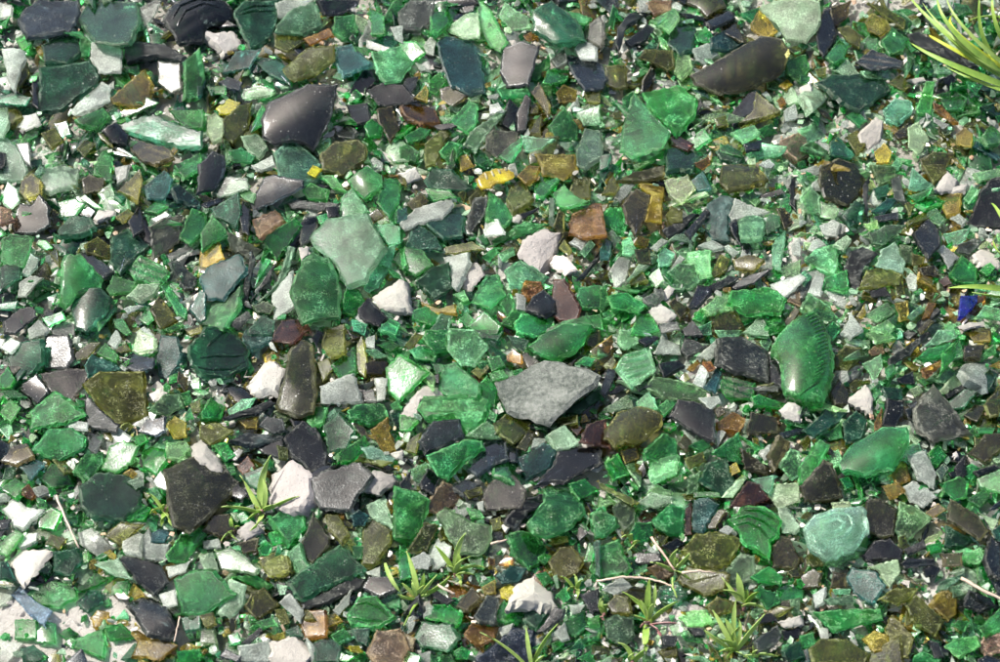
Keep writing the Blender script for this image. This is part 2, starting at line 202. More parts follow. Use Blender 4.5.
DATA = '''
@0,0
nv:d 95,40 150,0 300,0 305,60 265,125 200,130 110,145 80,85|the dusty blue-grey slab in the top left corner
dg 310,70 345,15 400,5 530,10 540,90 500,165 440,170 370,160|the dark green pentagon at the top left
dg 165,175 240,140 305,150 310,200 260,245 180,240
gr 250,130 310,125 355,165 345,215 312,225 310,150
cl:d 360,165 430,160 478,195 470,275 385,282 355,225|the frosted white cube at the top left
dg 160,265 345,235 385,295 370,330 240,425 150,430
cl 280,430 395,325 432,345 425,390 370,420 300,450
ye:s 435,380 560,275 588,330 580,410 520,415 440,400|the yellow wedge at the top left
bk:c 485,180 520,165 640,180 720,225 700,245 600,225 500,245
cl:c 10,195 95,200 100,235 60,350 35,320
ol 50,260 100,235 118,290 75,345 45,310
gr:c 295,470 400,425 430,465 380,510 310,490
dg:s 465,485 600,445 779,510 779,570 700,570 480,510
gr 660,430 790,425 790,500 720,500
br:s 510,535 660,580 670,610 600,640 550,625 500,570
bk:c 400,510 450,480 500,530 490,570 440,555
mi -20,530 30,540 80,590 105,662 90,700 -20,700
mi -20,400 25,405 35,470 10,530 -20,530
gr 370,640 400,590 435,610 440,662 400,690 365,680
gr 720,240 779,190 800,300 779,380 720,385
bk:rc 640,90 665,30 740,-10 870,20 915,85 800,120 790,170 700,180|the black ridged curve at the top edge
gy 545,30 600,0 630,0 600,60 560,115 540,80
bg 60,150 100,130 120,170 85,200
ol 160,520 210,500 245,545 200,575
cl 60,450 140,440 155,480 100,505 65,490
ma 615,240 700,250 705,340 665,360 615,320
dg -10,375 60,360 120,380 100,410 -10,400
bk 125,310 150,300 150,420 125,400
dg 210,480 260,470 275,520 240,535
ol 300,580 330,545 375,560 330,610
gr 680,640 779,590 790,650 720,690
wh 0,10 45,20 40,60 0,70
gy:d 60,560 110,555 120,650 90,620
@200,0
wh 0,115 60,130 130,110 165,170 95,210 30,150|the white stone at the top edge
dg 135,50 175,5 300,0 300,90 280,140 200,190 160,120|the ringed dark bottle shoulder at the top
cl:s 295,10 330,0 440,0 430,20 330,65 305,60
gg 300,100 355,40 440,10 470,100 400,135 295,125
ol 290,130 400,140 410,160 340,200 295,180
pu 460,0 620,0 610,25 530,60 490,55
gr 525,65 600,55 615,120 560,155 515,130
gr 660,30 715,60 720,130 670,130
dg 640,160 720,130 779,150 740,200
te 530,185 590,170 670,245 560,295 525,240
am 405,150 500,110 520,140 430,175
ol:d 325,270 420,190 520,180 520,240 440,300 370,320 335,300
dg 215,235 290,225 340,260 330,290 350,330 270,290
te 140,200 235,190 190,265 90,280
pg 670,200 779,180 830,240 779,310 720,320 690,280
ly:s 65,420 110,385 155,400 130,440 80,445|the bright lemon-yellow oval
mi:d 30,455 60,440 90,465 85,530 50,548 28,510
ol 90,470 150,410 200,400 185,500 130,555 90,530
pu:cs 250,480 275,410 340,385 420,345 530,350 510,460 440,585 385,560 300,575 255,545|the large dark purple dome
gr 280,385 340,355 490,325 480,345 400,365 285,400
mi:d 160,530 220,520 262,570 230,615 190,590
gr 115,590 160,575 215,610 200,632 130,630
gg 290,600 345,535 430,600 470,640 460,700 350,720 310,690
ol 470,600 530,550 620,545 648,580 640,625 560,680 480,660
bg:s 640,490 670,465 710,495 700,530 660,535
bk 650,350 720,320 790,330 850,390 779,405 700,410
bk 580,360 640,270 690,270 695,310 620,370
nv:s 0,640 50,590 95,610 100,660 60,735 -10,750
gr 210,470 240,410 255,425 245,480 200,510
te -10,245 15,250 20,320 5,370 -10,370
wh 205,645 280,605 290,640 240,662
gg 155,350 240,330 290,350 270,370 170,385
nv 75,320 110,300 165,320 150,350 100,340
br 690,425 750,415 779,500 740,550 700,480
bk 570,410 650,400 660,470 600,480
gy:s 520,490 560,475 610,510 590,535 540,530
gr 30,340 100,335 95,370 40,365
cl 650,155 760,195 750,215 650,185
bk -10,20 60,50 140,100 80,110 -10,90
gr 600,180 650,185 655,215 610,205
wh 745,110 790,100 790,170 760,150
@400,0
gy:d 0,40 40,0 135,0 125,70 80,120 0,120
mi 180,110 250,60 300,50 310,140 240,140
te:sv 145,170 180,140 280,155 300,190 328,350 275,362 200,330 165,250|the smooth teal slab with a pale sheen
gr:d 300,0 345,30 385,110 415,160 390,195 350,180 305,110|the green spearhead shard at the top edge
gr 0,165 60,160 98,205 60,230 0,265
pg 385,60 410,10 500,70 510,110 430,120
dg:cr 520,130 520,60 590,20 640,60 700,110 710,170 640,180 590,175|the black-green fan shard at the top
gr 620,35 700,50 745,70 720,90 650,80
pu:ds 390,280 400,190 470,165 540,180 520,260 500,330 420,335
bg 495,280 580,215 585,260 540,315 500,300
nv:d 640,215 779,245 810,300 779,345 720,345 680,290|the dusty blue triangle with a pale rim
cl 680,190 710,155 760,180 760,230 700,225
pu 0,310 70,300 60,340 30,390 0,405
am 5,410 60,395 130,420 155,475 80,480 20,445
br 155,345 190,335 260,370 200,415 160,390
gr 115,310 155,280 180,315 140,365 115,350
gr:s 195,470 270,390 300,410 295,480 260,510
gr 20,530 80,495 118,505 90,540 30,555
gg 255,560 280,510 390,430 415,440 330,540 300,585
ma 335,530 365,505 450,510 450,555 380,610 335,575
gr 380,605 470,535 470,570 430,630
gr 580,490 640,425 690,490 690,540 600,545
pg 470,525 600,540 550,580 490,590
bk 455,440 490,370 510,390 490,500 460,510
br 510,360 540,320 580,400 575,455
ye 610,360 640,330 690,350 685,395 620,400
gr 0,570 30,560 75,590 60,630 0,625
ol 100,560 160,505 215,510 170,560 140,640 100,650
gr 155,590 190,550 240,560 250,620 190,640
ye:d 530,600 680,600 690,660 640,700 560,680|the broad yellow-olive shard in the upper middle
gg 690,580 720,500 779,510 785,610 720,650 690,640
pg 690,440 779,410 779,480 720,490
gr 560,320 580,270 660,270 650,310 590,325
ma:d 740,90 779,60 800,130 779,180 730,150
ol 500,470 550,455 545,520 505,515
cl 95,175 120,140 140,160 130,210 105,205
gr 120,50 200,35 230,60 150,130 120,120
ye 55,380 100,330 110,350 105,395
wh 345,370 390,360 380,380 350,382
bk 120,490 200,480 220,490 160,505
gr 380,345 500,340 500,365 400,375
pu 240,20 290,0 285,40 250,50
cl 350,410 380,400 405,430 350,445
ye 230,610 260,600 285,640 240,662
ol 720,360 779,350 779,400 730,395
am 480,140 520,120 540,150 500,160
gy 590,230 640,190 650,240 610,260
@600,0
pg 195,80 290,35 310,70 270,125
dg 265,165 295,75 380,110 355,190 310,208
ol 155,225 180,190 280,195 290,260 260,275
cl:s 365,190 420,170 460,215 410,255 375,235
pg 300,215 350,215 360,265 320,310 290,280
br:cs 360,300 520,210 620,150 700,170 725,225 700,290 600,345 470,375 380,340|the large glossy brown curved shard
ye 590,90 620,25 690,120 650,150 600,120
mi:d 625,35 680,5 800,-8 850,10 850,100 800,165 730,150 690,90|the large milky mint shard at the top edge
gr:s 95,480 130,360 220,465 270,510 240,575 130,605 80,580|the tall green triangle with a bright glint
gr:d 170,360 300,330 375,385 365,450 300,520 250,470 200,420
nv 500,460 580,360 610,355 600,430 520,485
ol 610,360 700,435 620,465 545,480 600,430
rd 275,540 300,525 365,560 340,585 280,565|the small orange-brown ridged chip
dg 260,580 340,575 385,610 360,662 265,662
gr 130,640 250,585 240,610 150,655
ol 20,260 95,255 100,340 60,345 25,330
bk:c 70,110 110,60 195,60 150,85 105,110 75,200 62,180
bk 100,160 180,95 210,110 180,155 120,180
gr 370,130 410,105 440,140 420,165 380,160
te:d 430,150 490,115 555,170 500,200 430,195
bk 410,85 500,40 525,70 440,110
br 470,100 540,85 560,160 490,130
ta 180,10 200,0 275,0 270,40 210,55
gr 335,545 400,500 430,540 370,580
gr 725,240 800,210 820,270 779,320 730,285
cl 150,0 190,0 185,45 160,45
cl 720,430 760,405 770,460 720,475
pk:s 705,545 770,520 800,540 820,600 770,625 725,590|the peach clear lens with a warm glint
gr 590,40 620,30 600,90 550,50
bk 370,440 390,390 400,410 330,515 300,520
ol 450,460 490,450 500,490 455,490
dg 450,590 500,560 560,610 540,640 470,620
gr 470,560 550,590 550,610 470,590
bk 560,560 630,545 620,580 570,585
cl 620,640 660,620 680,640 660,662
gr 30,100 50,20 70,40 55,110
gy 0,70 20,60 20,180 0,200
pg 510,520 600,490 620,520 560,555
ye 700,330 730,310 750,330 720,345
mi 575,620 605,615 605,650 580,650
am 690,390 710,375 725,400 700,415
am 360,640 420,610 430,640 400,662
ol 50,440 80,430 85,460 55,460
dg 0,610 40,600 30,650 0,662
gr 610,510 670,480 690,520 640,535
@800,0
bk 65,140 90,40 120,30 140,140 90,220 70,190
br 120,30 200,0 180,70 130,110
ol 150,110 190,100 235,140 230,185 190,165
ye 255,85 280,55 340,80 345,120 310,140 265,120
ol 270,10 330,25 410,75 405,110 330,60
gr 320,160 360,105 425,150 400,195 350,210
gr 100,220 150,155 185,180 170,230 130,245
mi 140,275 185,230 235,290 190,300
dg:k 70,320 130,290 240,285 320,300 350,355 230,430 160,395|the green shard with a pale crackled patch
pg 240,275 350,280 355,310 260,300
pg 325,430 370,385 430,395 432,440 375,485 335,470|the sea-green hexagon at the upper right
bk:r 220,240 280,190 400,235 390,260 280,270
gr 455,420 490,320 522,320 510,440 460,440
gr 535,370 600,350 650,380 630,425 570,430
gr 710,530 745,480 779,520 779,560 730,565
wh 230,520 300,445 330,460 320,540 280,570 240,550|the heart-shaped white stone at the upper right
mi 420,500 460,475 500,540 460,600 425,570
dg 120,550 150,530 210,600 200,612 120,600
ol 180,530 220,510 255,560 220,600
ye 290,590 330,555 355,590 345,625 300,632
bk:s 530,360 540,310 590,290 610,310 570,360
am 520,400 550,410 615,475 590,475 525,430
ol 345,325 390,290 430,335 400,350
ol 470,620 520,590 600,600 560,662 480,662
ye 610,520 640,495 670,520 665,570 610,560
pg 0,500 60,480 100,530 50,550 0,545
gr 180,450 220,430 260,470 230,490
bk:c 430,140 470,130 600,205 690,260 650,270 540,220 450,180|the black curved strip under the grass
wh 420,310 480,300 490,315 450,325
br 370,520 420,480 425,530 385,540
cl 520,460 580,485 560,500 525,475
gr 0,290 40,300 30,320 0,320
ol 60,270 100,260 100,290 70,290
gr 360,640 380,610 395,640 380,662
br 60,410 110,440 130,470 90,450
wh 0,340 40,320 60,390 10,400
te 690,550 779,610 770,620 680,570
gr 480,50 540,10 560,70 520,70
wh 490,70 580,100 590,130 530,100
gr 590,10 650,20 670,50 620,60
gr 650,315 710,330 690,365 660,340
@0,165
gg:d 170,20 240,0 310,20 300,80 200,105 160,100
br 320,60 345,40 405,50 400,95 325,112
ol 460,100 545,20 555,60 540,140
te 560,80 640,20 672,60 640,130 575,130
te 670,90 700,75 779,140 779,160 690,135
mi 10,110 30,65 65,95 75,140 40,168 15,150
bk:s 50,240 75,150 120,160 150,115 185,160 190,230 140,265 60,265|the glossy black shard with a starry glint
gr 225,145 290,130 330,150 290,200 240,205
dg:d 225,255 280,195 350,205 368,240 310,270 235,272
wh 365,210 385,170 445,175 440,195 380,222
gr 5,370 10,290 40,270 130,280 110,350 90,395 40,395|the green square at the left edge
mi 85,420 120,345 150,365 140,400 110,432
dg 0,400 40,385 80,400 75,440 0,495
wh 75,455 120,430 165,440 100,510 70,510
gr:cs 245,390 260,360 310,360 400,450 380,490 300,520 260,560 240,540|the tall green shard with a round sun glint
dg:c 280,560 310,500 390,490 430,530 410,590 340,662 300,640
dg:d 440,280 500,250 560,290 578,320 500,385 470,420 430,370
gr:r 495,410 550,350 640,395 655,420 620,460 530,450|the striped green block at the left
ma 585,240 640,205 710,195 700,290 600,362 590,310|the mauve-grey square at the left
gr 700,280 750,170 800,190 800,250 740,305
gr 625,470 660,470 730,570 720,595 690,580
ol 590,560 620,510 690,595 625,635
gy 660,380 690,370 765,440 750,480 720,480
mi 495,510 540,465 625,460 600,500 550,530
gr 415,480 440,430 530,455 510,490 430,500
ol 330,310 380,280 435,320 430,370 340,340
bk 15,610 70,560 130,550 140,590 60,655 20,650
gr 165,595 240,570 250,600 190,630
cl 110,640 150,605 185,640 170,662 115,680
gr 540,600 580,550 595,600 570,620
te 740,560 779,490 800,500 800,600 779,610
wh 590,210 645,180 660,195 610,225
bk 500,220 545,160 560,250 520,280
mi 455,150 500,135 525,150 470,175
pg 310,130 330,115 400,170 370,165
gr 440,600 480,600 510,650 490,662 450,630
bk 310,340 340,340 440,410 400,440 350,400
gr:s 370,0 430,0 435,60 410,60
wh 445,10 500,0 490,50 455,75
ol:s 80,60 120,30 155,60 150,110 100,130 75,100
gr 380,110 430,70 450,120 410,160
bk 300,190 340,155 370,180 350,205
ol 450,200 500,170 520,190 480,225
ta 0,160 40,170 50,210 0,230
gr 560,180 600,145 650,160 610,185
gy 650,350 740,310 750,330 670,370
gr 380,610 450,545 460,560 390,640
wh 200,640 250,610 290,620 290,662 210,670
cl 530,650 560,630 600,662 560,680
wh 480,560 540,545 560,550 500,580
dg:d -5,540 70,530 60,560 -5,565
gr 640,640 700,610 715,625 660,650
ol 720,640 779,620 790,650 740,662
@200,165
gg:d 50,110 100,45 180,50 190,90 80,125
nv 205,140 250,50 290,40 400,65 400,90 300,140 210,180|the thick dark navy shard at the upper left
gr 400,100 430,70 500,95 490,135 420,130
gr:c 580,60 650,10 700,40 712,90 640,135 600,100|the rounded emerald pebble shard
pg:d 545,190 550,130 590,90 655,180 600,205 550,205
gg:d 435,285 500,215 650,195 720,320 680,380 640,450 570,470 530,390 450,310|the largest grey-green pentagon
pg:d 640,480 665,390 720,330 762,310 740,400 690,470 660,490
gr:d 355,490 400,380 440,350 500,370 530,420 545,500 540,590 400,620 375,560|the large upright green hexagon
pg 680,235 740,230 779,240 779,300 735,310
ta:d 205,215 290,175 325,215 230,285
bg:s 245,285 370,205 392,240 330,330 300,370|the bright emerald diagonal shard
bk 155,200 165,140 195,150 190,270 165,255
ma:d 110,260 130,270 240,330 200,370 130,330
gr 5,265 50,200 120,270 60,300 10,335
ye:d 0,340 70,290 92,360 0,410
te:d 0,440 40,390 150,350 180,410 90,525 20,520|the slate-teal shard at the left
gr 0,500 20,530 90,532 165,450 150,540 90,640 0,610
gg:c 230,530 300,460 345,320 370,330 350,410 310,480
cl:d 280,510 355,420 365,550 290,605
bk 150,560 190,400 200,335 215,370 190,520
bk 200,530 280,400 300,380 270,450
gr 215,470 240,360 275,370 230,440
pu 615,565 655,520 725,595 700,630 625,600
wh 670,500 770,435 800,445 820,560 700,550|the white stone beside the grey-green pentagon
bg 555,540 570,480 620,490 640,525 600,590 560,575
rd 290,650 320,605 395,600 420,640 360,695 280,680|the dull red-brown shard at the left
dg 190,640 240,585 290,610 280,662 190,662
gr 690,140 720,50 779,50 779,120 740,200
dg 40,170 150,105 160,190 140,245 60,200
ma 390,290 400,220 440,195 470,215 430,290 395,310
gy:d 345,150 390,135 535,150 530,160 470,180 360,170
gr 740,200 779,160 800,180 800,230 760,225
gr 750,370 779,335 800,360 800,420
bk 10,150 100,120 90,140 30,165
pu 490,165 535,160 540,200 500,205
pg 150,110 180,95 215,110 200,140 170,130
wh 200,0 290,0 280,20 220,25
gr 470,40 520,40 570,100 520,85
ly:s 420,30 440,0 475,15 450,45
br:d 650,200 690,170 715,200 670,225
wh 385,320 420,315 420,350 395,370
gg 205,550 250,530 290,550 270,580 220,575
gy:d 110,620 180,570 200,590 150,640
ol 480,640 560,620 565,662 490,662
br 575,640 620,610 640,650 600,662
gr 695,640 740,600 779,620 760,662
pg 590,600 650,620 640,662 600,640
@400,165
wh 0,30 60,10 88,50 30,70
dg:d 95,60 130,10 200,20 280,90 250,100 120,95
ol 415,130 430,80 480,55 520,130 440,180
bg 520,80 560,20 620,55 560,120 530,125
ol:d 665,100 680,40 740,45 740,125 690,130
gr 600,110 640,75 680,120 740,140 650,165 610,150
cl:d 5,225 60,170 200,135 205,160 160,210 20,250
dg 105,225 180,170 240,155 255,180 240,270 170,275|the dark green fan shard in the upper middle
gr 335,200 350,105 400,140 440,200 410,240 350,215
gy:d 260,240 290,130 340,130 330,190 275,270
wh 325,250 335,210 380,210 402,265 330,275
dg 30,300 60,225 140,275 165,330 70,330
gr:d 0,400 20,320 90,335 130,390 60,430
dg:d 65,455 120,400 190,380 205,480 130,520
cl:d 170,360 265,340 265,380 220,480 200,470 190,400
wh 240,455 290,370 320,390 330,420 270,490|the white chalky chip near the centre
gr:d 280,530 330,440 380,430 410,510 350,560
gr:d 365,290 480,220 575,230 480,270 370,310
rock 460,340 480,290 560,250 630,260 600,350 545,415 500,380|the layered grey rock
am:d 660,260 670,190 760,150 779,150 800,270 720,280
rd 590,580 600,450 640,445 700,560 690,600 620,605|the purple-brown tall shard at the centre
am:d 475,490 490,450 550,455 555,485 500,525
bk:f 490,560 520,510 560,485 612,520 600,560 560,580
wh 455,500 490,510 490,560 455,560
ye 50,510 150,560 210,540 215,575 120,575
gr 45,570 100,550 160,590 120,620 50,600
bg:s 265,630 330,570 395,630 380,662 300,672
gr 450,610 490,575 560,585 600,630 540,662 460,650
gr 395,620 440,560 490,570 450,640
gr:s 690,520 700,480 779,470 800,510 779,560 710,560
ol 180,320 280,300 330,330 220,345 180,345
bk 690,440 779,330 790,350 720,430
bone 585,380 600,340 650,350 690,405 650,420
ye 460,40 500,0 545,5 530,50 490,70
pg:d 410,410 470,370 570,430 540,470 430,470
cl 660,300 700,270 730,290 710,330
gr 100,90 190,100 215,125 130,140
gg 575,240 580,130 600,130 600,240
ol 600,240 620,175 640,190 640,270
br:d 30,150 80,110 110,140 60,190
gr:d 320,360 370,320 385,340 350,380
pg 380,345 440,320 445,340 400,370
ol 620,320 640,290 670,330 660,350
gr 700,340 740,290 760,310 720,360
gr:s -10,250 20,255 10,300 -10,300
te -10,170 25,165 30,210 -10,220
gr:c 550,660 640,610 720,590 760,640 700,662
gr 710,590 779,580 790,640 740,630
ol:d 270,130 300,95 345,100 280,180
gr 230,600 260,570 290,600 260,630
gg 120,640 160,580 200,590 190,662
wh:s 520,110 540,115 545,135 525,130
pg 510,150 540,135 560,160 540,170
bk 470,190 540,165 530,180 480,210
gr 390,540 430,490 445,540 420,590
wh 430,220 440,190 480,200 460,225
@600,165
br:d 70,60 130,30 250,0 245,45 140,65
wh 60,100 100,75 135,75 110,115 80,145 60,130
ye:d 180,210 200,120 150,80 160,65 250,90 240,220
br 90,155 140,95 195,120 180,200 140,275 110,220
gr 250,60 340,40 370,90 320,155 270,120
te 355,60 400,25 435,90 380,100
ol:s 470,70 480,0 600,0 650,60 580,80 500,95|the dark olive block at the upper right
cl:s 505,195 530,130 580,155 655,180 640,190 520,215|the clear crown-shaped shard
te:d 410,250 420,150 470,120 530,130 500,200 500,290 440,290
gr 0,210 40,165 85,170 105,240 90,280 30,240
gr:d 540,220 580,190 640,215 630,285 550,290
dg 640,230 660,190 700,200 700,240 650,270
bk 245,250 350,190 380,190 320,250 270,280
bk:d 330,260 410,170 425,185 350,280
bk 505,230 530,210 590,320 570,340 520,270
pg 90,290 120,280 140,330 120,350 90,345
cl:c 380,320 440,295 485,325 440,335
wh 480,320 500,310 540,340 520,355
pg:r 340,340 430,330 430,420 390,430 340,370
cl:d 40,410 70,360 120,355 100,450 60,485|the lilac-white four-sided shard
gr 225,350 250,320 290,345 270,390 230,395
mi 190,435 230,400 250,450 220,475
gr:s 265,420 310,385 370,385 390,450 340,490 300,450
gr:d 515,490 660,475 720,520 700,580 570,585 500,540|the broad sea-green slab at the right
pg 400,560 490,480 515,540 520,570 430,580
gr:d 30,510 100,495 180,545 150,575 50,560
wh 665,465 779,425 800,440 720,515 680,495
wh 190,565 230,535 295,580 260,610 210,605
wh 230,520 265,470 290,480 260,525
br 270,540 290,520 350,560 310,600
gr 120,655 150,580 200,580 230,640 170,660
ol:d 430,590 460,565 530,575 560,630 500,662 445,650
mi 560,650 625,580 660,640 655,662
gy:d 165,520 240,480 250,510 220,545 180,540
pu:s 345,550 380,470 440,480 380,550
br 135,330 190,325 200,390 150,380
cl 275,405 310,350 330,365 290,400
gr 690,410 779,370 779,430 720,435
bg 365,600 395,555 430,585 390,610
bk 500,470 580,430 670,400 600,460 530,485
pg 670,310 700,250 720,260 700,390 670,390
gr 0,480 20,470 35,540 0,580
te 0,330 20,280 45,300 35,360 0,365
ol 110,410 150,380 185,450 120,465
ol 430,430 470,350 505,370 490,410 450,435
wh 200,320 240,285 265,295 220,330
bk:d 420,470 500,430 540,440 450,490
ol 520,370 580,350 640,370 600,410 530,400
br 680,650 760,550 779,570 740,640
gg 730,650 779,610 779,662
bk 620,120 700,95 720,110 640,135
bk 735,60 760,50 765,180 740,150
br 690,170 720,170 750,220 720,250
ye 130,310 150,275 190,290 180,320
gr:d 55,480 120,465 200,475 140,500
ta 240,230 250,220 250,240 245,250
gr 20,270 50,250 80,290 40,360
gg 640,0 680,0 650,80
ol:d 260,190 280,160 320,180 320,220 270,220
gr 390,100 440,75 455,100 410,130
dg 0,90 40,20 50,0 0,0
ol 10,110 50,40 75,80 60,110
bk 320,640 360,605 400,662 330,662
gy:d 230,620 300,610 310,640 240,655
pg 370,640 430,610 435,662 380,662
ta 745,500 779,490 779,550 730,530
wh 745,310 779,280 779,350 750,345
pg 110,640 140,625 200,662 100,662
@800,165
br:s 85,10 150,-25 210,-5 250,50 235,115 190,155 100,120 80,70|the large dark brown shard at the upper right
wh:s 530,90 575,15 615,60 600,95|the shining white cone at the upper right
wh 540,105 650,65 640,95 590,110
gr 425,90 440,10 520,80 450,100
gr 420,120 520,85 500,120 455,145
ye:d 535,120 570,105 630,110 620,185 570,195|the dusty yellow square below the white cone
bk 655,220 700,110 740,55 779,50 830,80 850,200 779,240 670,235|the large black shard at the right edge
bk 245,80 270,50 265,200 250,180
dg:c 160,200 215,145 250,160 240,220 190,245
gr 485,205 520,155 565,210 545,235
bk:d 445,265 490,200 540,250 545,310 500,360 465,310
gr 560,270 660,245 640,290 590,325
gr:d 20,365 60,325 130,305 145,340 140,425 70,400
bk 180,400 200,340 245,320 300,350 250,400 230,490 200,480
mi:d 300,390 320,330 370,300 410,370 400,420 340,405|the pale mint kite shard at the right
ol:d 230,480 260,410 320,395 400,425 380,455 290,470
gr 90,480 100,440 180,410 190,480 170,500
gg:d 380,380 390,310 440,315 435,385
wh 415,440 430,420 465,440 450,485 425,480
bg 580,430 630,350 690,400 685,460 620,450
wh 675,350 720,310 779,350 779,400 700,395|the pitted white stone at the right edge
bl:s 620,590 630,510 690,510 690,535 640,590|the cobalt blue shard at the right edge
cl:s 30,500 60,430 85,440 80,510
pg 0,560 40,500 110,550 150,600 60,610
dg 0,640 30,585 80,600 85,662 10,670
gr 90,640 130,610 160,640 130,680
cl:s 165,650 200,575 245,640 200,670
pg 250,590 340,535 370,575 300,610
bk 400,655 530,555 545,570 470,640 430,680
wh 610,630 720,600 730,620 640,645
ol 660,640 740,635 740,662
gy:d 610,310 680,285 710,300 660,345 620,340
cl 540,330 560,310 615,355 580,400
gr 690,590 720,545 779,560 779,600
cl 75,235 130,210 155,225 140,275 90,265
gy:d 355,60 385,40 410,140 370,130
gr 0,130 40,80 75,120 80,190 30,185
gg 270,265 330,235 410,235 380,270 320,310 280,305
te 280,180 340,130 380,130 350,170 320,195
ol 370,470 400,440 410,500 380,515
ye 370,540 420,530 425,600 390,610
gr 80,140 150,170 130,210 80,200
am 475,600 500,535 530,540 500,590
pg 280,0 375,10 365,60 310,75
dg 285,90 345,75 345,120 300,130
ol 480,0 560,0 570,30 520,70
bk 290,200 380,185 380,210 300,220
pg 250,230 300,215 305,245 270,255
wh 585,210 620,190 650,215 630,235
ol 410,150 450,150 430,200
ol:d 440,345 490,360 480,385 440,390
br:d 460,400 520,390 540,430 480,430
bk:d 270,490 330,475 350,510 280,515
ye 220,590 250,545 255,580 240,600
gr:d 0,430 30,400 50,430 20,470
mi 130,310 180,275 200,290 170,330
pg 680,30 779,10 779,50 700,65
gr 640,130 670,80 695,100 660,150
gr 700,410 740,380 760,400 730,430
gr 420,590 470,545 480,570 440,600
rd 540,450 570,430 590,460 560,470
br:d 460,640 500,600 520,610 470,662
pg 270,640 340,605 370,630 340,662
@0,330
dg 30,110 80,50 160,40 165,120 110,185 50,160|the blunt dark green shard at the left
pu:d 165,110 175,25 265,20 280,110 255,145 175,150|the rough purple nugget at the left
mi 515,80 540,0 600,30 598,75 535,90
te:d 330,140 360,95 450,130 470,160 370,170 345,180
te:d 610,100 625,25 690,30 705,90 690,140 650,190 620,180
ma:s 155,170 260,150 350,150 330,210 275,275 200,240|the grey wedge with an amber glint
ol:d 325,215 390,165 555,165 560,240 580,340 460,365 380,290|the large dark olive square
bk 335,250 460,370 450,400 340,375
nv 535,395 570,350 640,335 640,390 600,412
bk 75,230 140,175 190,240 150,285
gr:d 115,320 210,240 330,330 250,365 120,390
gr 125,470 190,385 280,385 330,420 325,465 230,510 150,480|the emerald oval slab at the left
wh 250,365 270,345 340,360 335,385 270,380
ye:d 645,370 680,335 725,360 725,415 680,420
gr:d 395,540 430,450 480,430 540,450 510,520 450,555
bg:f 548,480 580,448 640,460 645,500 600,550 560,530
pg 650,440 720,430 740,460 700,500 650,495
br 5,510 50,450 100,440 130,490 60,525
te 75,530 130,500 175,520 120,585
bg:f 155,580 200,520 260,530 280,600 200,615
gr 285,550 330,485 400,475 400,520 330,590
dg:sv 310,610 375,555 480,565 555,610 540,680 480,735 370,725 320,680|the speckled dark green slab at the lower left
wh:s 585,245 640,215 655,240 640,285 600,275
gg:d 585,310 640,250 700,250 715,300 650,330
ob:d 640,545 760,495 850,520 930,590 900,640 740,790 680,760 655,640|the black-olive slab at the lower left
cl 598,590 625,550 655,590 650,625 610,610
bg 0,620 60,575 100,610 60,655
am 70,630 110,600 135,640 120,660
bg 0,180 30,140 55,190 40,220 0,225
gr 0,320 40,270 80,300 40,360
gy 340,400 370,385 405,420 370,475 345,460
ol 290,90 350,50 390,50 340,110 300,120
gr 380,90 410,50 460,100 450,120
bg 505,420 560,405 575,430 540,450
ye 480,560 510,540 535,560 500,590
cl 420,50 450,0 470,30 450,70
nv:d 480,110 520,90 600,110 590,150 530,160 480,140
ol 450,80 490,50 510,80 470,90
bg 660,180 690,170 685,200 660,210
br:d 695,160 730,190 720,240 690,200
gr 700,250 740,235 745,280 720,290
ol 740,290 779,270 779,320 750,320
gr 720,330 745,300 750,340 725,350
gg:d 20,540 60,530 50,580 10,580
gr:d 740,210 779,195 779,230 750,230
gr 0,240 50,230 100,260 40,265
wh 120,620 170,605 200,630 150,650
mi 500,590 540,575 560,600 530,620
pg 580,620 610,610 630,650 600,662
wh 0,70 40,30 80,50 40,90
mi 110,20 130,0 180,0 170,45 130,45
dg 300,20 330,0 370,10 340,40
@200,330
dg:s -40,60 20,-10 100,-10 190,60 190,140 100,180 10,170 -30,130|the ringed dark green bottle base at the left
te:d 165,30 180,0 290,10 280,40 200,75
wh 180,210 245,90 275,85 280,115 325,140 290,220 210,235|the pitted white stone beside the olive neck
ob:dfv 305,270 350,80 390,35 440,60 455,250 440,310 380,320 310,290|the upright olive bottle-neck shard
gr 515,135 600,65 605,160 550,180
ol 610,60 630,25 650,120 640,180 610,160
cl:s 470,220 590,170 625,280 475,285|the pearly white block with a bright glint
gr:d 575,320 610,290 715,290 730,335 660,365 590,345
gr:d 725,150 780,100 884,165 779,280 735,240|the flat sea-green square left of centre
br 645,130 700,110 730,130 720,175 650,170
bg 5,320 40,265 95,300 80,345 10,345
pg:d 110,310 160,270 215,265 190,300 120,335
bk:c 95,340 150,320 270,275 290,290 230,330 120,350
pu:d 330,420 400,355 450,380 495,480 490,555 420,540 350,480|the dark almond-shaped shard
dg 480,370 540,320 600,390 570,460 500,475
ye 665,390 730,340 765,470 715,475
bg 535,480 600,440 640,410 660,450 590,510 540,510
mi 630,455 680,455 760,500 740,525 660,500
bk:d 430,580 470,555 620,515 670,565 600,662 580,700 470,690 440,640|the charcoal slab left of the pink stone
wh 630,620 680,545 750,560 770,590 700,640|the pinkish white stone at the lower left
rock 262,662 280,560 360,510 430,560 435,640 400,690 330,700
nv:d 120,430 180,400 330,410 320,430 210,450
bk 210,450 320,430 310,500 250,480
ol:d 0,370 60,360 130,395 40,445 0,420
dg 170,560 250,530 230,620 190,600
ta:d 145,530 185,490 210,530 170,565
bg 50,450 100,435 140,490 100,510
ye 150,350 230,335 220,380 180,380
ol:d 475,50 490,-10 560,0 565,80 510,105
gr:d 410,340 450,300 500,300 480,360 440,380
gy:d 620,215 680,195 690,210 640,240
gy 625,240 675,230 685,275 630,280
bg 690,55 740,40 779,60 740,85
ol:d 455,130 500,110 520,150 480,200
